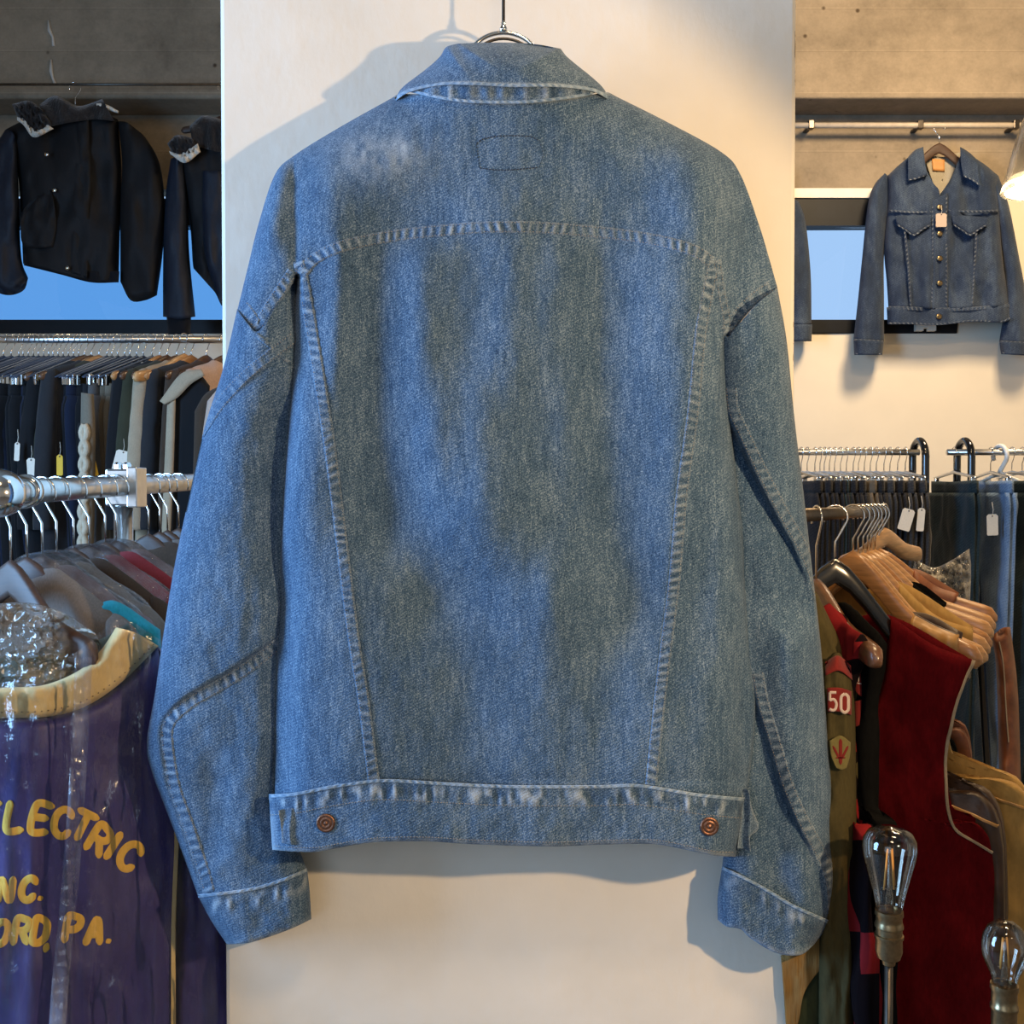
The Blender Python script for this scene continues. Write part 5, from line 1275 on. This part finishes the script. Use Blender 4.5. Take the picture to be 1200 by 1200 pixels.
# corduroy piece below the denim cuff
ck_ = thing('corduroy_jacket', 'tan corduroy jacket hem with green lining hanging below the denim cuff', 'jacket', V(950,1190,1.35))
M['cord'] = cloth('tan corduroy', (.22,.125,.038), .3, 120, .9, .002, .1, (3,1,.2)); M['cordlining'] = cloth('green lining', (.035,.045,.022), .2, 200)
T, L, B, R = [(915,1120),(945,1095),(979,1062)], [(915,1120),(918,1160),(922,1220)], [(922,1220),(935,1200),(942,1165),(958,1140),(984,1112)], [(979,1062),(991,1090),(984,1112)]
pxshell('hem', T, L, B, R, [(R, 8), (T, 8)], .008, 'cord', ck_, 0, 3, 3, .002, mapf=mX(1.352), Hb=.003)
T, L, B, R = [(934,1200),(942,1162),(958,1138),(976,1118)], [(934,1200),(934,1260)], [(934,1260),(975,1260)], [(976,1118),(962,1150),(968,1190),(975,1260)]
pxshell('lining', T, L, B, R, [(R, 6)], .006, 'cordlining', ck_, 0, 5, 3, .003, mapf=mX(1.362), Hb=.003)
# ================================================================== filament lamps
M['bulb'] = film('smoky bulb glass', (.80,.74,.66), .03, .03, 0, ior=1.5)
M['filament'] = plain('unlit filament', (.75,.40,.10), .5, 0, .05, 100)
M['mount'] = film('glass mount', (.75,.72,.66), .10, .08, .12, (.6,.55,.45), 0, 60)
def bulb_lamp(label, cx, Y, prof, fil, neck_y, sock, stem):
    base = V(cx, neck_y, Y); s = Y/1200.
    t = thing('filament_lamp', label, 'lamp', (base.x, base.y, 0))
    z = lambda py: float(W(cx, py, Y)[2])
    P = [(r*s, z(py)-base.z) for r, py in prof]
    g = MB().lathe(P, base, (0,0,1), 40).build('bulb', M['bulb'], t)
    k0, k1, top, bot = fil
    for i, (a, b_) in enumerate(((-1,-1),(-.35,.8),(.35,-.8),(1,1))):
        dx = k0*s*a; dy = k0*s*.8*b_
        MB().tube([(base.x+dx*.45, base.y+dy*.45, z(top)), (base.x+dx, base.y+dy, z(bot))], .0011, 8).build('filament', M['filament'], g)
    MB().lathe([(0,0),(k1*s*1.0,0),(k1*s*.9,(z(bot)-base.z)*.75),(k1*s*.55,(z(bot)-base.z)*.95),(k1*s*.5,z(top)-base.z-.002),(0,z(top)-base.z)], base, (0,0,1), 18).build('glass_mount', M['mount'], g)
    MB().tube([(base.x-k0*s,base.y,z(bot)), (base.x,base.y,z(bot)-.003), (base.x+k0*s,base.y,z(bot))], .0005, 6).build('support_wire', M['chrome'], g)
    so = MB().lathe([(r*s, z(py)-base.z) for r, py in sock], base, (0,0,1), 36).build('socket', M['brass'], t, angle=40)
    zz = z(sock[-1][1])
    MB().tube([(base.x,base.y,zz+.004), (base.x,base.y,.02)], stem*s, 14).build('stem', M['dark_steel'], t)
    MB().lathe([(0,0),(.11,0),(.11,.012),(.02,.022),(0,.022)], (base.x,base.y,0), (0,0,1), 36).build('foot', M['dark_steel'], t)
    return t
bulb_lamp('tall pear shaped clear filament bulb in a brass socket, unlit', 1042, 1.22,
  [(15,1070),(15.5,1062),(19,1045),(25,1022),(29.5,1005),(31,995),(30,984),(25,975.5),(16,971),(6,970),(3,968.5),(0,968)], (9, 5, 996, 1040), 1070,
  [(0,1069),(13,1069),(13.5,1066.5),(16,1066.5),(16.2,1072),(14.8,1074),(15.2,1080),(16.4,1084),(16.4,1086),(15,1087),(15,1094),(16.6,1095),(16.6,1098),(15.2,1100),(15.4,1114),(13,1122),(8,1125),(7,1130),(0,1130)], 5)
bulb_lamp('round clear filament bulb in a brass socket, unlit', 1177, 1.10,
  [(14,1157),(14,1148),(16,1141),(21,1131),(25,1120),(26,1110),(24.5,1098),(19,1087),(11,1081),(0,1079)], (8, 4.5, 1100, 1132), 1157,
  [(0,1156),(12,1156),(12.5,1153),(15.5,1153),(15.8,1159),(14.2,1162),(14.4,1176),(15.6,1178),(15.6,1182),(14.2,1184),(14.2,1230),(8,1236),(0,1236)], 5)
# ================================================================== pendant lamp at the frame edge
YL = 2.6
pc_ = V(1226,222,YL); zf = lambda py: float(W(1226,py,YL)[2])-pc_.z
pt = thing('pendant_lamp', 'pendant lamp with clear flared shade glowing at the picture edge', 'lamp', pc_)
s = YL/1200.
sh = [(49,222),(46,212),(38,180),(30,150),(22,128),(12,116),(8,112)]
MB().lathe([(r*s, zf(py)) for r, py in sh] + [((r-1.2)*s, zf(py)) for r, py in sh[::-1]], pc_, (0,0,1), 40).build('shade', film('frosted shade glass', (.86,.82,.74), .05, .15, .22, (.78,.72,.62)), pt)
MB().lathe([(0,zf(224)),(44*s,zf(222)),(47*s,zf(216)),(40*s,zf(206)),(0,zf(204))], pc_, (0,0,1), 36).build('diffuser', emit('lamp glow', (1.0,.80,.52), 12), pt)
MB().lathe([(0,zf(206)),(16*s,zf(206)),(17*s,zf(190)),(15*s,zf(186)),(0,zf(184))], pc_, (0,0,1), 28).build('lamp_holder', M['wood_light'], pt)
MB().lathe([(0,zf(186)),(6*s,zf(186)),(9*s,zf(118)),(9*s,zf(108)),(3*s,zf(104)),(0,zf(104))], pc_, (0,0,1), 24).build('cap', M['brass'], pt)
MB().tube([(pc_.x,pc_.y,pc_.z+zf(106)), (pc_.x,pc_.y,CEIL)], .003, 8).build('cord', M['black_tube'], pt)
# ------------------------------------------------------------------ light
def light(name, kind, loc, energy, color, size=.1, size_y=None, target=None, **k):
    l = bpy.data.lights.new(name, kind); l.energy = energy; l.color = color
    if kind == 'AREA':
        l.size = size
        if size_y: l.shape = 'RECTANGLE'; l.size_y = size_y
    else: l.shadow_soft_size = size
    for a, v in k.items(): setattr(l, a, v)
    o = bpy.data.objects.new(name, l); COL.objects.link(o); o.location = loc
    if target is not None: o.rotation_euler = (Vector(target)-Vector(loc)).to_track_quat('-Z', 'Y').to_euler()
    return o
COOL = (.30,.58,1.0); WARM = (1.0,.68,.36)
light('assumed_daylight_left', 'AREA', (-2.7,.70,1.75), 185, COOL, 1.0, 1.9, (0,1.3,1.5))  # assumed cool daylight from the left; the left wall has no window
light('added_cool_front_fill', 'AREA', (-1.5,-2.3,1.7), 24, (.62,.78,1.0), 1.8, 1.9, (-.4,1.3,1.4))  # added cool fill; the front wall behind it is solid, without a shopfront
light('assumed_warm_spot', 'SPOT', (.78,.34,1.58), 54, WARM, .018, None, (-.23,1.25,1.37), spot_size=math.radians(79), spot_blend=.25)  # unseen warm spot, assumed from the jacket's shadow; no fixture built
light('assumed_rear_light', 'AREA', (1.8,3.2,3.6), 76, (1.0,.74,.45), .5, .5, (1.8,4.9,1.7))  # unseen warm light assumed for the bright rear wall; no fixture built
light('added_warm_fill_middle', 'AREA', (1.0,1.4,3.5), 34, WARM, .3, .3, (1.1,2.1,0))  # added unseen fill to brighten the jeans, tags and hanger tops
light('added_warm_fill_front', 'AREA', (.2,-.6,3.7), 26, WARM, .4, .4, (0,.8,0))  # added unseen warm fill from above, lifting the yoke; no fixture there
S.view_settings.view_transform = 'Standard'; S.view_settings.look = 'None'
S.view_settings.exposure = 0.0; S.view_settings.gamma = 1.0; S.view_settings.use_curve_mapping = False
S.cycles.use_denoising = True; S.cycles.max_bounces = 8; S.cycles.transparent_max_bounces = 24
S.cycles.caustics_reflective = False; S.cycles.caustics_refractive = False
